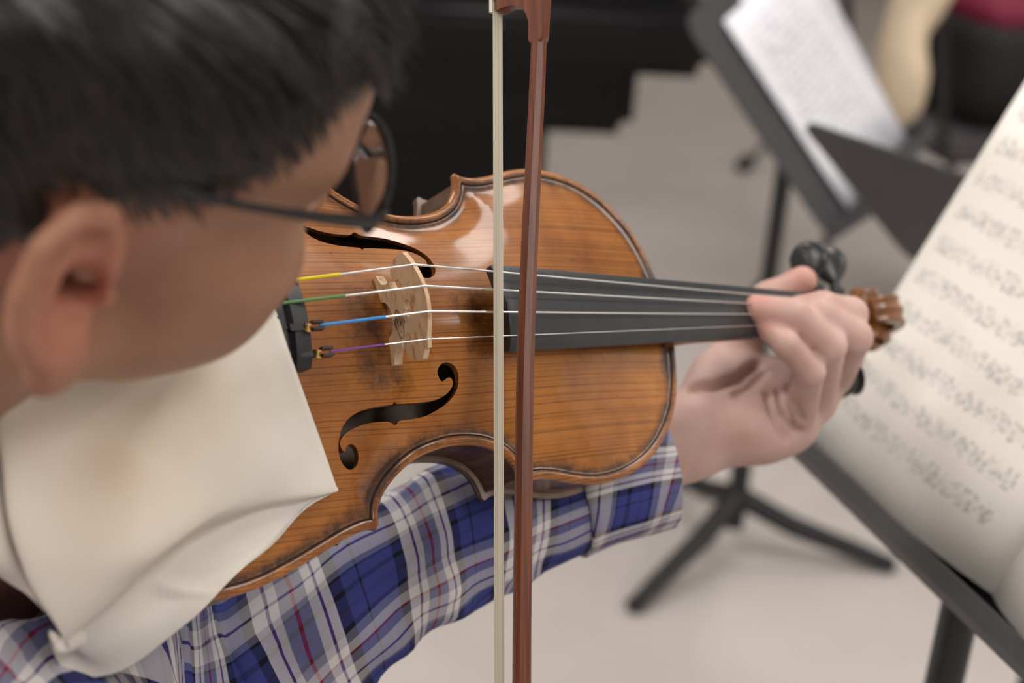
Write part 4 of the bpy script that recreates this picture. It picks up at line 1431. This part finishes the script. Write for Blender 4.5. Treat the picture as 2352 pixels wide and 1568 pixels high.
for s in (-1, 1):
    ring = [lens_pt(s, 2 * math.pi * k / 48) for k in range(48)]
    upper = [lens_pt(s, math.radians(a)) for a in np.linspace(-35, 215, 40)]
    lower = [lens_pt(s, math.radians(a)) for a in np.linspace(215, 325, 18)]
    fr = MB().tube(upper, 1.5, 8).tube(lower, 1.2, 8)
    fo = fr.build('rim', m_gframe, gl, scale=GS)
    vs, fs = [], []
    for lay in (.5, -.5):
        for rr in (0.0, .35, .7, .97):
            for k in range(32): vs.append(lens_pt(s, 2 * math.pi * k / 32, rr) + [lay + (1 - rr) * 1.2, 0, 0])
    for lay in (0, 1):
        for q in range(3):
            for k in range(32):
                t4 = (lay * 128 + q * 32 + k, lay * 128 + q * 32 + (k + 1) % 32, lay * 128 + (q + 1) * 32 + (k + 1) % 32, lay * 128 + (q + 1) * 32 + k)
                fs.append(t4 if (lay == 0) == (s > 0) else t4[::-1])
    for k in range(32):
        fs.append((96 + k, 96 + (k + 1) % 32, 224 + (k + 1) % 32, 224 + k))
    mesh_obj('lens', vs, fs, m_glass, gl, scale=GS)
    hinge = lens_pt(s, math.radians(8)) + [-2, s * 3, 1]
    tip_ = np.array([-14, s * 77, 44])
    pth = catmull([hinge + [3, -s * 3, 0], hinge + [-4, s * 2.5, 0], hinge * .55 + tip_ * .45 + [0, s * 5, 1], np.array([8, s * 74, 40]), np.array([-4, s * 68, 40]), np.array([-14, s * 62, 36])], 6)
    te = MB().tube(pth, np.interp(np.arange(len(pth)), [0, 4, 9, len(pth) - 1], [3.4, 3.0, 1.9, 1.7]), 8, squash=.55, up=(0, 0, 1))
    to = te.build('temple', m_gframe, gl, scale=GS)
    MB().box(hinge + [1, -s * 1, 0], (4, 2.4, 4)).build('hinge', m_gframe, to, smooth=False, scale=GS)
    MB().tube([lens_pt(s, math.radians(195)) + [-2, -s * 1, 0], lens_pt(s, math.radians(205)) + [-8, s * 1, -1]], [.6, 2.2], 8).build('nose_pad', m_gmetal, gl, scale=GS)
bpts = [lens_pt(-1, math.radians(165)), np.array([103, 0, 17]), lens_pt(1, math.radians(165))]
MB().tube(catmull(bpts, 2), 1.2, 8).build('bridge', m_gframe, gl, scale=GS)
# ================================================================== plaid shirt
def plaid_mat(name, coord, sx=1.0, sy=1.0):
    """woven check: warp and weft colour bands blended half and half; coord 'UV' in metres"""
    m, nt, b = new_mat(name)
    if coord == 'UV':
        src = N(nt, 'ShaderNodeUVMap').outputs['UV']
    else:
        src = N(nt, 'ShaderNodeTexCoord').outputs['Object']
    mp_ = N(nt, 'ShaderNodeMapping')
    if coord != 'UV': mp_.inputs['Rotation'].default_value = (math.radians(62), math.radians(8), math.radians(24))
    mp_.inputs['Scale'].default_value = (1 / .060 * sx, 1 / .060 * sy, 1 / .060)
    L(nt, src, mp_.inputs['Vector'])
    sp = N(nt, 'ShaderNodeSeparateXYZ'); L(nt, mp_.outputs['Vector'], sp.inputs[0])
    white, blue, navy, lil, red_, pur_ = (.72, .68, .68), (.05, .06, .24), (.012, .012, .025), (.22, .22, .32), (.26, .012, .03), (.075, .03, .16)
    st = [(0, blue), (.10, navy), (.115, blue), (.23, navy), (.31, white), (.37, pur_), (.39, white), (.45, lil), (.525, red_), (.55, lil), (.62, white), (.67, pur_), (.69, white), (.77, navy), (.85, blue)]
    st2 = [(0, white), (.12, pur_), (.145, white), (.26, lil), (.34, red_), (.365, white), (.46, lil), (.54, navy), (.58, blue), (.68, pur_), (.70, blue), (.80, navy), (.84, blue), (.93, navy), (.95, lil)]
    outs = []
    for ax, s_ in (('X', st), ('Y', st2)):
        fr = N(nt, 'ShaderNodeMath', operation='FRACT'); L(nt, sp.outputs[ax], fr.inputs[0])
        r_ = ramp(nt, s_, 'CONSTANT'); L(nt, fr.outputs[0], r_.inputs['Fac']); outs.append(r_.outputs['Color'])
    mx = N(nt, 'ShaderNodeMix', data_type='RGBA'); mx.inputs['Factor'].default_value = .42
    L(nt, outs[0], mx.inputs['A']); L(nt, outs[1], mx.inputs['B'])
    L(nt, mx.outputs['Result'], b.inputs['Base Color'])
    b.inputs['Roughness'].default_value = .85; b.inputs['Specular IOR Level'].default_value = .15
    wv = N(nt, 'ShaderNodeTexNoise', i_Scale=1400.0); L(nt, src, wv.inputs['Vector'])
    bp = N(nt, 'ShaderNodeBump', i_Strength=.25, i_Distance=.0006)
    L(nt, wv.outputs['Fac'], bp.inputs['Height']); L(nt, bp.outputs['Normal'], b.inputs['Normal'])
    return m
m_plaid = plaid_mat('plaid_sleeve', 'UV')
m_plaid2 = plaid_mat('plaid_front', 'Object')

# sleeve: tube of cloth round the bent left arm, baggy, with ring folds
ctrl = [(1532, 1085, 852, 27.5), (1440, 1100, 848, 30), (1300, 1135, 838, 33), (1150, 1190, 826, 36.5), (1000, 1255, 812, 37.5), (860, 1335, 796, 37.5), (740, 1435, 788, 41), (610, 1545, 790, 52), (440, 1600, 785, 56), (250, 1590, 772, 56), (90, 1520, 775, 56), (-90, 1400, 785, 58), (-230, 1240, 800, 62)]
cw = np.array([world_at(u, v, z * MM) for u, v, z, r in ctrl])
cr_ = np.array([r for *_, r in ctrl]) * MM
path = catmull(np.c_[cw, cr_], .006)
pts_, rad_ = path[:, :3], path[:, 3]
arc = np.r_[0, np.cumsum(np.linalg.norm(np.diff(pts_, axis=0), axis=1))]
nseg = 56
T_ = np.gradient(pts_, axis=0); T_ /= np.linalg.norm(T_, axis=1)[:, None]
x_ = np.array([0, 0, 1.0]); ring_v, ring_uv = [], []
def sleeve_ring(i, layer=0.0, fold=1.0):
    global x_
    x_ = x_ - (x_ @ T_[i]) * T_[i]; x_ /= np.linalg.norm(x_)
    y_ = np.cross(T_[i], x_)
    out, uv = [], []
    for k in range(nseg + 1):
        a = 2 * math.pi * k / nseg
        s = arc[i]
        p0 = np.array([[math.cos(a) * 2.2, math.sin(a) * 2.2, s * 26]])
        f_ = 1 + fold * (.085 * noise3(p0, 3, 1.0)[0] + .05 * noise3(p0, 8, 2.1)[0] + .03 * math.sin(s * 150 + 2.2 * math.sin(a) + 3 * noise3(p0, 4, .6)[0]))
        r = rad_[i] * f_ + layer
        out.append(pts_[i] + r * (x_ * math.cos(a) + y_ * math.sin(a)))
        uv.append((s + .012 * math.sin(a + 1), a / (2 * math.pi) * .27 + .05))
    return out, uv
cuff_n = int(np.searchsorted(arc, .058))
for i in range(cuff_n - 2, len(pts_)):
    o_, u_ = sleeve_ring(i, 0, 1.0 if i > cuff_n + 3 else .5); ring_v += o_; ring_uv += u_
rows_ = len(ring_v) // (nseg + 1)
fs = [(i * (nseg + 1) + k, i * (nseg + 1) + k + 1, (i + 1) * (nseg + 1) + k + 1, (i + 1) * (nseg + 1) + k) for i in range(rows_ - 1) for k in range(nseg)]
shirt = pchild(empty('shirt')) ; tag(shirt, 'blue, white and red plaid shirt')
sleeve = mesh_obj('sleeve', np.array(ring_v) - feet, fs, m_plaid, shirt, uvs=ring_uv)
# cuff band, a doubled layer with its own grain
ring_v, ring_uv = [], []
x_ = np.array([0, 0, 1.0])
for lay in (.0022, -.001):
    for i in (range(0, cuff_n + 1) if lay > 0 else range(cuff_n, -1, -1)):
        o_, u_ = sleeve_ring(i, lay, .35); ring_v += o_; ring_uv += [(q[1] * 1.1 + .02, q[0] * 1.0 + .018) for q in u_]
rows_ = len(ring_v) // (nseg + 1)
fs = [(i * (nseg + 1) + k, i * (nseg + 1) + k + 1, (i + 1) * (nseg + 1) + k + 1, (i + 1) * (nseg + 1) + k) for i in range(rows_ - 1) for k in range(nseg)]
mesh_obj('cuff', np.array(ring_v) - feet, fs, m_plaid, sleeve, uvs=ring_uv)

# front and shoulders of the shirt
def shirt_sdf(p):
    d = smin(sd_cone(p, SHL, NECK - [0, 0, .05], .062, .06), sd_cone(p, NECK - [0, 0, .05], SHR, .06, .060), .03)
    d = smin(d, sd_cone(p, CH - [0, 0, .10], CH - [0, 0, .36], .115, .135), .05)
    d = smin(d, sd_cone(p, SHL - [0, 0, .07], SHR - [0, 0, .07], .075, .08), .05)
    d = smin(d, sd_cone(p, world_at(-260, 1370, .70), world_at(60, 1470, .70), .056, .05), .025)
    d = smin(d, sd_cone(p, world_at(60, 1470, .70), SHR - [0, 0, .04], .05, .06), .03)
    d = d + .006 * noise3(p, 11, 14) + .004 * noise3(p, 12, 30)
    d = smax(d, -sd_cone(p, NECK + [0, 0, .0], NECK + (H_ORI - NECK) * .8, .066, .075), .01)
    return d
box_pts = np.array([SHL, SHR, NECK, CH - [0, 0, .45]])
tv, tf = surface_nets(shirt_sdf, box_pts.min(0) - .15, box_pts.max(0) + .10, .011)
tv_c = np.array([CH[0], CH[1], CH[2]])
fr_o = mesh_obj('shirt_front', tv - feet, tf, m_plaid2, shirt)
# right sleeve, round the bowing arm
wr_ = bow_w(RWR + [-34, 20, -12])
rp_ = catmull(np.c_[np.array([wr_, wr_ * .5 + ELR * .5, ELR, ELR * .5 + SHR * .5, SHR]), [.033, .042, .05, .054, .062]], .012)
v_, f_ = sweep(rp_[:, :3], rp_[:, 3] * (1 + .05 * np.sin(np.arange(len(rp_)) * 1.3)), 32, False)
ar = np.r_[0, np.cumsum(np.linalg.norm(np.diff(rp_[:, :3], axis=0), axis=1))]
mesh_obj('sleeve', v_ - feet, f_, m_plaid, shirt, uvs=[(ar[i // 32], (i % 32) / 32 * .27) for i in range(len(v_))])
# trousers and shoes
m_jean = simple('dark_trousers', (.018, .02, .03), .85, noise=.2, nscale=60)
m_shoe = simple('black_shoes', (.012, .012, .012), .4)
hip = np.array([CH[0], CH[1], .60])
lft = unit((-.56, .8, 0)); fw = unit((.8, .56, 0))
def leg_sdf(p):
    d = sd_ell(p, hip, (.135, .135, .10))
    for s in (-1, 1):
        d = smin(d, sd_cone(p, hip + lft * s * .065 - [0, 0, .03], hip + lft * s * .085 + fw * .01 - [0, 0, .30], .085, .062), .03)
        d = smin(d, sd_cone(p, hip + lft * s * .085 + fw * .01 - [0, 0, .30], hip * [1, 1, 0] + lft * s * .09 + [0, 0, .06], .062, .052), .02)
    return d + .004 * noise3(p, 41, 25)
lv, lf = surface_nets(leg_sdf, hip * [1, 1, 0] - [.26, .26, -.025], hip + [.26, .26, .13], .016)
pchild(mesh_obj('trousers', lv - feet, lf, m_jean))
for s in (-1, 1):
    sp_ = hip * [1, 1, 0] + lft * s * .09
    pts4 = [sp_ - fw * .05 + [0, 0, .045], sp_ + fw * .02 + [0, 0, .05], sp_ + fw * .09 + [0, 0, .036], sp_ + fw * .145 + [0, 0, .026]]
    q = MB().tube(pts4, [.036, .045, .042, .028], 14, squash=.9, up=(0, 0, 1))
    qv = np.array(q.v); qv[:, 2] = np.maximum(qv[:, 2], 0)
    pchild(mesh_obj('shoe', qv - feet, q.f, m_shoe))
# collar: a folded band round the neck
nd = unit(H_ORI - NECK)
cx_ = unit(np.cross(nd, [0, 0, 1.0])); cy_ = np.cross(nd, cx_)
vs, fs = [], []
for j, (off, r) in enumerate(((-.012, .066), (.022, .064), (.030, .067), (.024, .072), (-.020, .088), (-.022, .086))):
    for k in range(36):
        a = 2 * math.pi * k / 36
        vs.append(NECK + nd * off + r * (cx_ * math.cos(a) + cy_ * math.sin(a)) - feet)
for j in range(5):
    for k in range(36): fs.append((j * 36 + k, j * 36 + (k + 1) % 36, (j + 1) * 36 + (k + 1) % 36, (j + 1) * 36 + k))
mesh_obj('collar', vs, fs, m_plaid2, shirt)

# ================================================================== white cloth over the tail end of the violin
m_cloth, nt, b = new_mat('cream_cotton')
tc = N(nt, 'ShaderNodeTexCoord')
nz = N(nt, 'ShaderNodeTexNoise', i_Scale=11.0, i_Detail=3.0); L(nt, tc.outputs['Object'], nz.inputs['Vector'])
cr = ramp(nt, [(.35, srgb(226, 217, 204)), (.6, srgb(234, 229, 223))])
L(nt, nz.outputs['Fac'], cr.inputs['Fac'])
stn = N(nt, 'ShaderNodeAttribute', attribute_name='stain')
mx = N(nt, 'ShaderNodeMix', data_type='RGBA'); L(nt, stn.outputs['Fac'], mx.inputs['Factor']); L(nt, cr.outputs['Color'], mx.inputs['A'])
mx.inputs['B'].default_value = (*srgb(188, 146, 96), 1)
L(nt, mx.outputs['Result'], b.inputs['Base Color'])
b.inputs['Roughness'].default_value = .9; b.inputs['Specular IOR Level'].default_value = .1
wv = N(nt, 'ShaderNodeTexNoise', i_Scale=900.0); L(nt, tc.outputs['Object'], wv.inputs['Vector'])
bp = N(nt, 'ShaderNodeBump', i_Strength=.2, i_Distance=.0005)
L(nt, wv.outputs['Fac'], bp.inputs['Height']); L(nt, bp.outputs['Normal'], b.inputs['Normal'])

# control net, rows from under the jaw to the hem: (u, v, height over the belly edge plane in mm)
net = [
    [(560, 600, 62), (440, 690, 66), (300, 770, 70), (150, 830, 72), (10, 880, 70), (60, 900, 45)],
    [(626, 697, 40), (480, 800, 50), (330, 890, 55), (170, 935, 58), (0, 975, 58), (50, 990, 34)],
    [(662, 800, 39), (530, 905, 42), (380, 990, 46), (200, 1045, 52), (12, 1060, 52), (60, 1075, 28)],
    [(700, 908, 25), (590, 1000, 34), (440, 1090, 38), (240, 1170, 48), (40, 1180, 46), (90, 1190, 20)],
    [(738, 1015, 15), (650, 1080, 23), (500, 1165, 29), (295, 1280, 40), (84, 1310, 38), (130, 1320, 10)],
    [(774, 1120, 10), (656, 1148, 15), (500, 1200, 23), (325, 1312, 28), (152, 1462, 24), (180, 1465, 0)],
    [(774, 1121, 8.5), (664, 1166, 6), (510, 1228, 6), (350, 1330, 5), (160, 1478, 8), (112, 1450, 4)],
    [(775, 1122, 8), (676, 1184, 6), (532, 1298, 5), (395, 1410, 0), (225, 1520, -8), (118, 1495, -6)],
    [(775, 1123, 8), (690, 1172, 7), (556, 1306, 6), (436, 1434, -2), (296, 1538, -16), (172, 1572, -16)]]
net3 = np.array([[von(*q) for q in row] for row in net])
def interp_net(net3, nu, nv):
    rows = []
    for r in net3:
        c = catmull_n(r, nu); rows.append(c)
    rows = np.array(rows)
    return np.array([catmull_n(rows[:, j], nv) for j in range(rows.shape[1])]).transpose(1, 0, 2)
def catmull_n(P, k):
    n = len(P); out = []
    for t in np.linspace(0, n - 1, k):
        i = min(int(t), n - 2); f = t - i
        p1, p2 = P[i], P[i + 1]
        p0 = P[i - 1] if i > 0 else 2 * p1 - p2
        p3 = P[i + 2] if i + 2 < n else 2 * p2 - p1
        out.append(.5 * (2 * p1 + (p2 - p0) * f + (2 * p0 - 5 * p1 + 4 * p2 - p3) * f * f + (3 * p1 - p0 - 3 * p2 + p3) * f ** 3))
    return np.array(out)
NU, NV = 70, 100
S_ = interp_net(net3, NU, NV)
du = np.gradient(S_, axis=1); dv = np.gradient(S_, axis=0)
sn = np.cross(du, dv); sn /= np.linalg.norm(sn, axis=2)[..., None] + 1e-9
if (sn[..., 2].mean()) < 0: sn = -sn
fz_ = noise3(S_.reshape(-1, 3), 21, 1 / 42).reshape(NV, NU) * 3.8 + noise3(S_.reshape(-1, 3), 22, 1 / 18).reshape(NV, NU) * .8
edge_w = np.clip(np.linspace(0, 1, NU) / .12, 0, 1)[None]
S_ = S_ + sn * (fz_ * edge_w)[..., None]
ins_ = inside(S_.reshape(-1, 3)[:, :2], OUT).reshape(NV, NU)
za = np.where(ins_, arch(S_.reshape(-1, 3)[:, :2], seg_dist(S_.reshape(-1, 3)[:, :2], OUT)).reshape(NV, NU) + 1.6, -99)
S_[..., 2] = np.maximum(S_[..., 2], za)
flat = S_.reshape(-1, 3); nflat = sn.reshape(-1, 3)
vs = np.concatenate([flat, flat - nflat * .7])
fs = []
k0 = NU * NV
for j in range(NV - 1):
    for i in range(NU - 1):
        q = (j * NU + i, j * NU + i + 1, (j + 1) * NU + i + 1, (j + 1) * NU + i)
        fs.append(q); fs.append(tuple(k0 + t for t in q[::-1]))
for i in range(NU - 1):
    for j in (0, NV - 1): fs.append((j * NU + i, j * NU + i + 1, k0 + j * NU + i + 1, k0 + j * NU + i))
for j in range(NV - 1):
    for i in (0, NU - 1): fs.append((j * NU + i, (j + 1) * NU + i, k0 + (j + 1) * NU + i, k0 + j * NU + i))
# back layer of the cloth hanging beside the neck
net_b = np.array([[von(*q) for q in row] for row in [
    [(-140, 930, 40), (-60, 960, 46), (20, 985, 40), (90, 1000, 20)],
    [(-130, 1100, 34), (-50, 1110, 40), (24, 1110, 34), (90, 1120, 12)],
    [(-120, 1220, 26), (-30, 1235, 34), (44, 1230, 26), (110, 1240, 6)],
    [(-100, 1290, 14), (0, 1310, 24), (70, 1320, 18), (130, 1330, 0)],
    [(-80, 1290, 2), (10, 1330, 8), (98, 1400, 8), (140, 1420, -8)]]])
B_ = interp_net(net_b, 26, 40)
B_[..., 2] += (2.6 * np.sin(np.linspace(0, 9, 26)) ** 2)[None, :]
nb0 = len(vs); fb = B_.reshape(-1, 3)
vs = np.concatenate([vs, fb, fb - [0, 0, .7]])
for j in range(39):
    for i in range(25):
        q = (nb0 + j * 26 + i, nb0 + j * 26 + i + 1, nb0 + (j + 1) * 26 + i + 1, nb0 + (j + 1) * 26 + i)
        fs.append(q); fs.append(tuple(t + len(fb) for t in q[::-1]))
cloth = mesh_obj('cloth', vs, fs, m_cloth, scale=MM, matrix=V_MAT)
tag(cloth, 'cream cotton cloth draped over the violin under the chin', 'cloth')
c1, c2 = von(300, 985, 48), von(210, 1110, 45)
stain = np.zeros(len(flat))
for c_, r_, a_ in ((von(320, 950, 50), 34, .42), (von(235, 1060, 48), 34, .45), (von(190, 1150, 44), 30, .32), (von(430, 880, 46), 30, .30), (von(120, 990, 55), 36, .35)):
    stain = np.maximum(stain, a_ * np.exp(-(np.linalg.norm(flat - c_, axis=1) / r_) ** 2))
a_ = cloth.data.attributes.new('stain', 'FLOAT', 'POINT'); a_.data.foreach_set('value', np.concatenate([stain, stain, np.full(2 * len(fb), .12)]).astype(np.float32))

# ================================================================== shoulder rest under the violin
m_foam = simple('black_foam', (.008, .008, .009), .8, bump=.4, nscale=500)
rest = empty('shoulder_rest', V_MAT, 'black padded shoulder rest clamped beneath the violin', 'shoulder rest')
rp = catmull([(-92, 100, -62), (-104, 60, -70), (-110, 0, -66), (-104, -60, -64), (-118, -112, -72)], 6)
MB().tube(rp, 13, 12, squash=.45, up=(0, 0, 1)).build('pad', m_foam, rest, scale=MM)
for s, yy in ((1, 104), (-1, -106)):
    f_ = MB().tube([(-112, s * abs(yy) * .95, -66), (-112, s * (abs(yy) + 1), -52), (-110, s * (abs(yy) + 1), -40)], [5, 4.5, 5], 10)
    f_.tube([(-118, s * (abs(yy) - 2), -42), (-104, s * (abs(yy) - 2), -42)], [6, 6], 10)
    f_.build('clamp_foot', m_foam, rest, scale=MM)
# ================================================================== chair with things left on it, in the background
m_seat = simple('chair_grey_seat', srgb(66, 60, 64), .7, noise=.1, nscale=40)
m_chair = simple('chair_black_metal', (.012, .012, .013), .45)
m_bag = simple('bag_black_nylon', (.010, .007, .008), .75, noise=.3, nscale=60)
m_burg = simple('bag_burgundy_nylon', srgb(120, 14, 52), .7)
m_khaki = simple('khaki_cotton', srgb(206, 186, 160), .85, noise=.08, nscale=25)
SEAT = floor_at(2235, 285, .45)
JT = world_at(2172, -170, 2.98)                # where the jacket hangs: the near corner of the chair back
BH = JT[2] - .02
_d = JT - SEAT
cyaw = math.atan2(_d[1], _d[0]) - math.atan2(.29, -.185)
_c, _s = math.cos(cyaw), math.sin(cyaw)
SEAT = np.array([JT[0] - (_c * -.185 - _s * .29), JT[1] - (_s * -.185 + _c * .29), 0])
cmat = Matrix.Translation((SEAT[0], SEAT[1], 0)) @ Matrix.Rotation(cyaw, 4, 'Z')
chair = empty('chair', cmat, 'black metal chair with grey seat behind the printed sheets', 'chair')
pbox('seat', -.22, .22, -.21, .21, .43, .465, m_seat, chair, r=.014)
for (x, y) in ((-.2, -.19), (.2, -.19), (-.2, .19), (.2, .19)):
    MB().tube([(x * .9, y * .9, .435), (x * 1.05, y * 1.1, .0)], .011, 10).build('leg', m_chair, chair)
for s in (-1, 1):
    MB().tube([(s * .19, .20, .44), (s * .19, .25, .66), (s * .185, .29, BH)], .011, 10).build('back_post', m_chair, chair)
MB().tube(catmull([(-.19, .285, BH - .05), (0, .315, BH - .04), (.19, .285, BH - .05)], .03), .05, 10, squash=.2, up=(0, -.2, 1)).build('backrest', m_seat, chair)
# bag on the seat
bag = empty('bag', cmat @ Matrix.Translation((.06, -.03, .466)), 'black bag with a burgundy top lying on the grey chair seat', 'bag')
vs, fs = [], []
rows = [(0, .15, .11), (.02, .172, .128), (.09, .178, .132), (.17, .17, .125), (.215, .15, .11)]
rows2 = [(.215, .15, .11), (.245, .135, .098), (.27, .10, .07), (.285, .05, .035)]
def loaf(rows, name, mat):
    vs, fs = [], []
    n = 28
    for z, a, b_ in rows:
        for k in range(n):
            t = 2 * math.pi * k / n
            c, s = math.cos(t), math.sin(t)
            vs.append((a * math.copysign(abs(c) ** .6, c) + .006 * math.sin(9 * t + z * 30), b_ * math.copysign(abs(s) ** .6, s), z))
    for i in range(len(rows) - 1):
        for k in range(n): fs.append((i * n + k, i * n + (k + 1) % n, (i + 1) * n + (k + 1) % n, (i + 1) * n + k))
    fs += [tuple(range(n - 1, -1, -1)), tuple((len(rows) - 1) * n + k for k in range(n))]
    mesh_obj(name, vs, fs, mat, bag)
loaf(rows, 'pouch', m_bag); loaf(rows2, 'lid', m_burg)
MB().tube(catmull([(-.06, 0, .275), (-.03, 0, .315), (.03, 0, .315), (.06, 0, .275)], .01), .009, 8).build('handle', m_bag, bag)
# khaki jacket hung over the near corner of the chair
J0 = [JT + [0, 0, .03], world_at(2130, -40, 2.95), world_at(2075, 90, 2.92), world_at(2072, 190, 2.90), world_at(2062, 262, 2.90), world_at(2052, 285, 2.90)]
jp = catmull(J0, .012)
tt = np.linspace(0, 1, len(jp))
jr = np.interp(tt, [0, .35, .6, .8, .93, 1], [.085, .08, .062, .074, .058, .02])
v_, f_ = sweep(jp, jr, 28, True, .55, up=(.3, -1, .2))
v_ = v_ + (noise3(v_, 31, 22) * .006)[:, None] * unit((.2, -1, .3))
jk = mesh_obj('jacket', v_ - J0[-1], f_, m_khaki)
jk.location = J0[-1]
tag(jk, 'khaki jacket hanging beside the white printed sheets', 'jacket')
# cable end on the floor
cb = [floor_at(1703, 388, .012), floor_at(1722, 372, .010), floor_at(1748, 342, .008), floor_at(1775, 300, .008), floor_at(1840, 230, .008)]
cab = empty('cable', Matrix.Translation(cb[0]), 'black cable end on the floor left of the background stand', 'cable')
MB().tube([q - cb[0] for q in catmull(cb, .03)], .007, 8).build('cord', m_chair, cab)
MB().lathe([(0, .010), (.006, .020), (.05, .022), (.07, .012)], cb[0] * 0 + [0, 0, .010], cb[1] - cb[0], 14).build('plug', m_chair, cab)
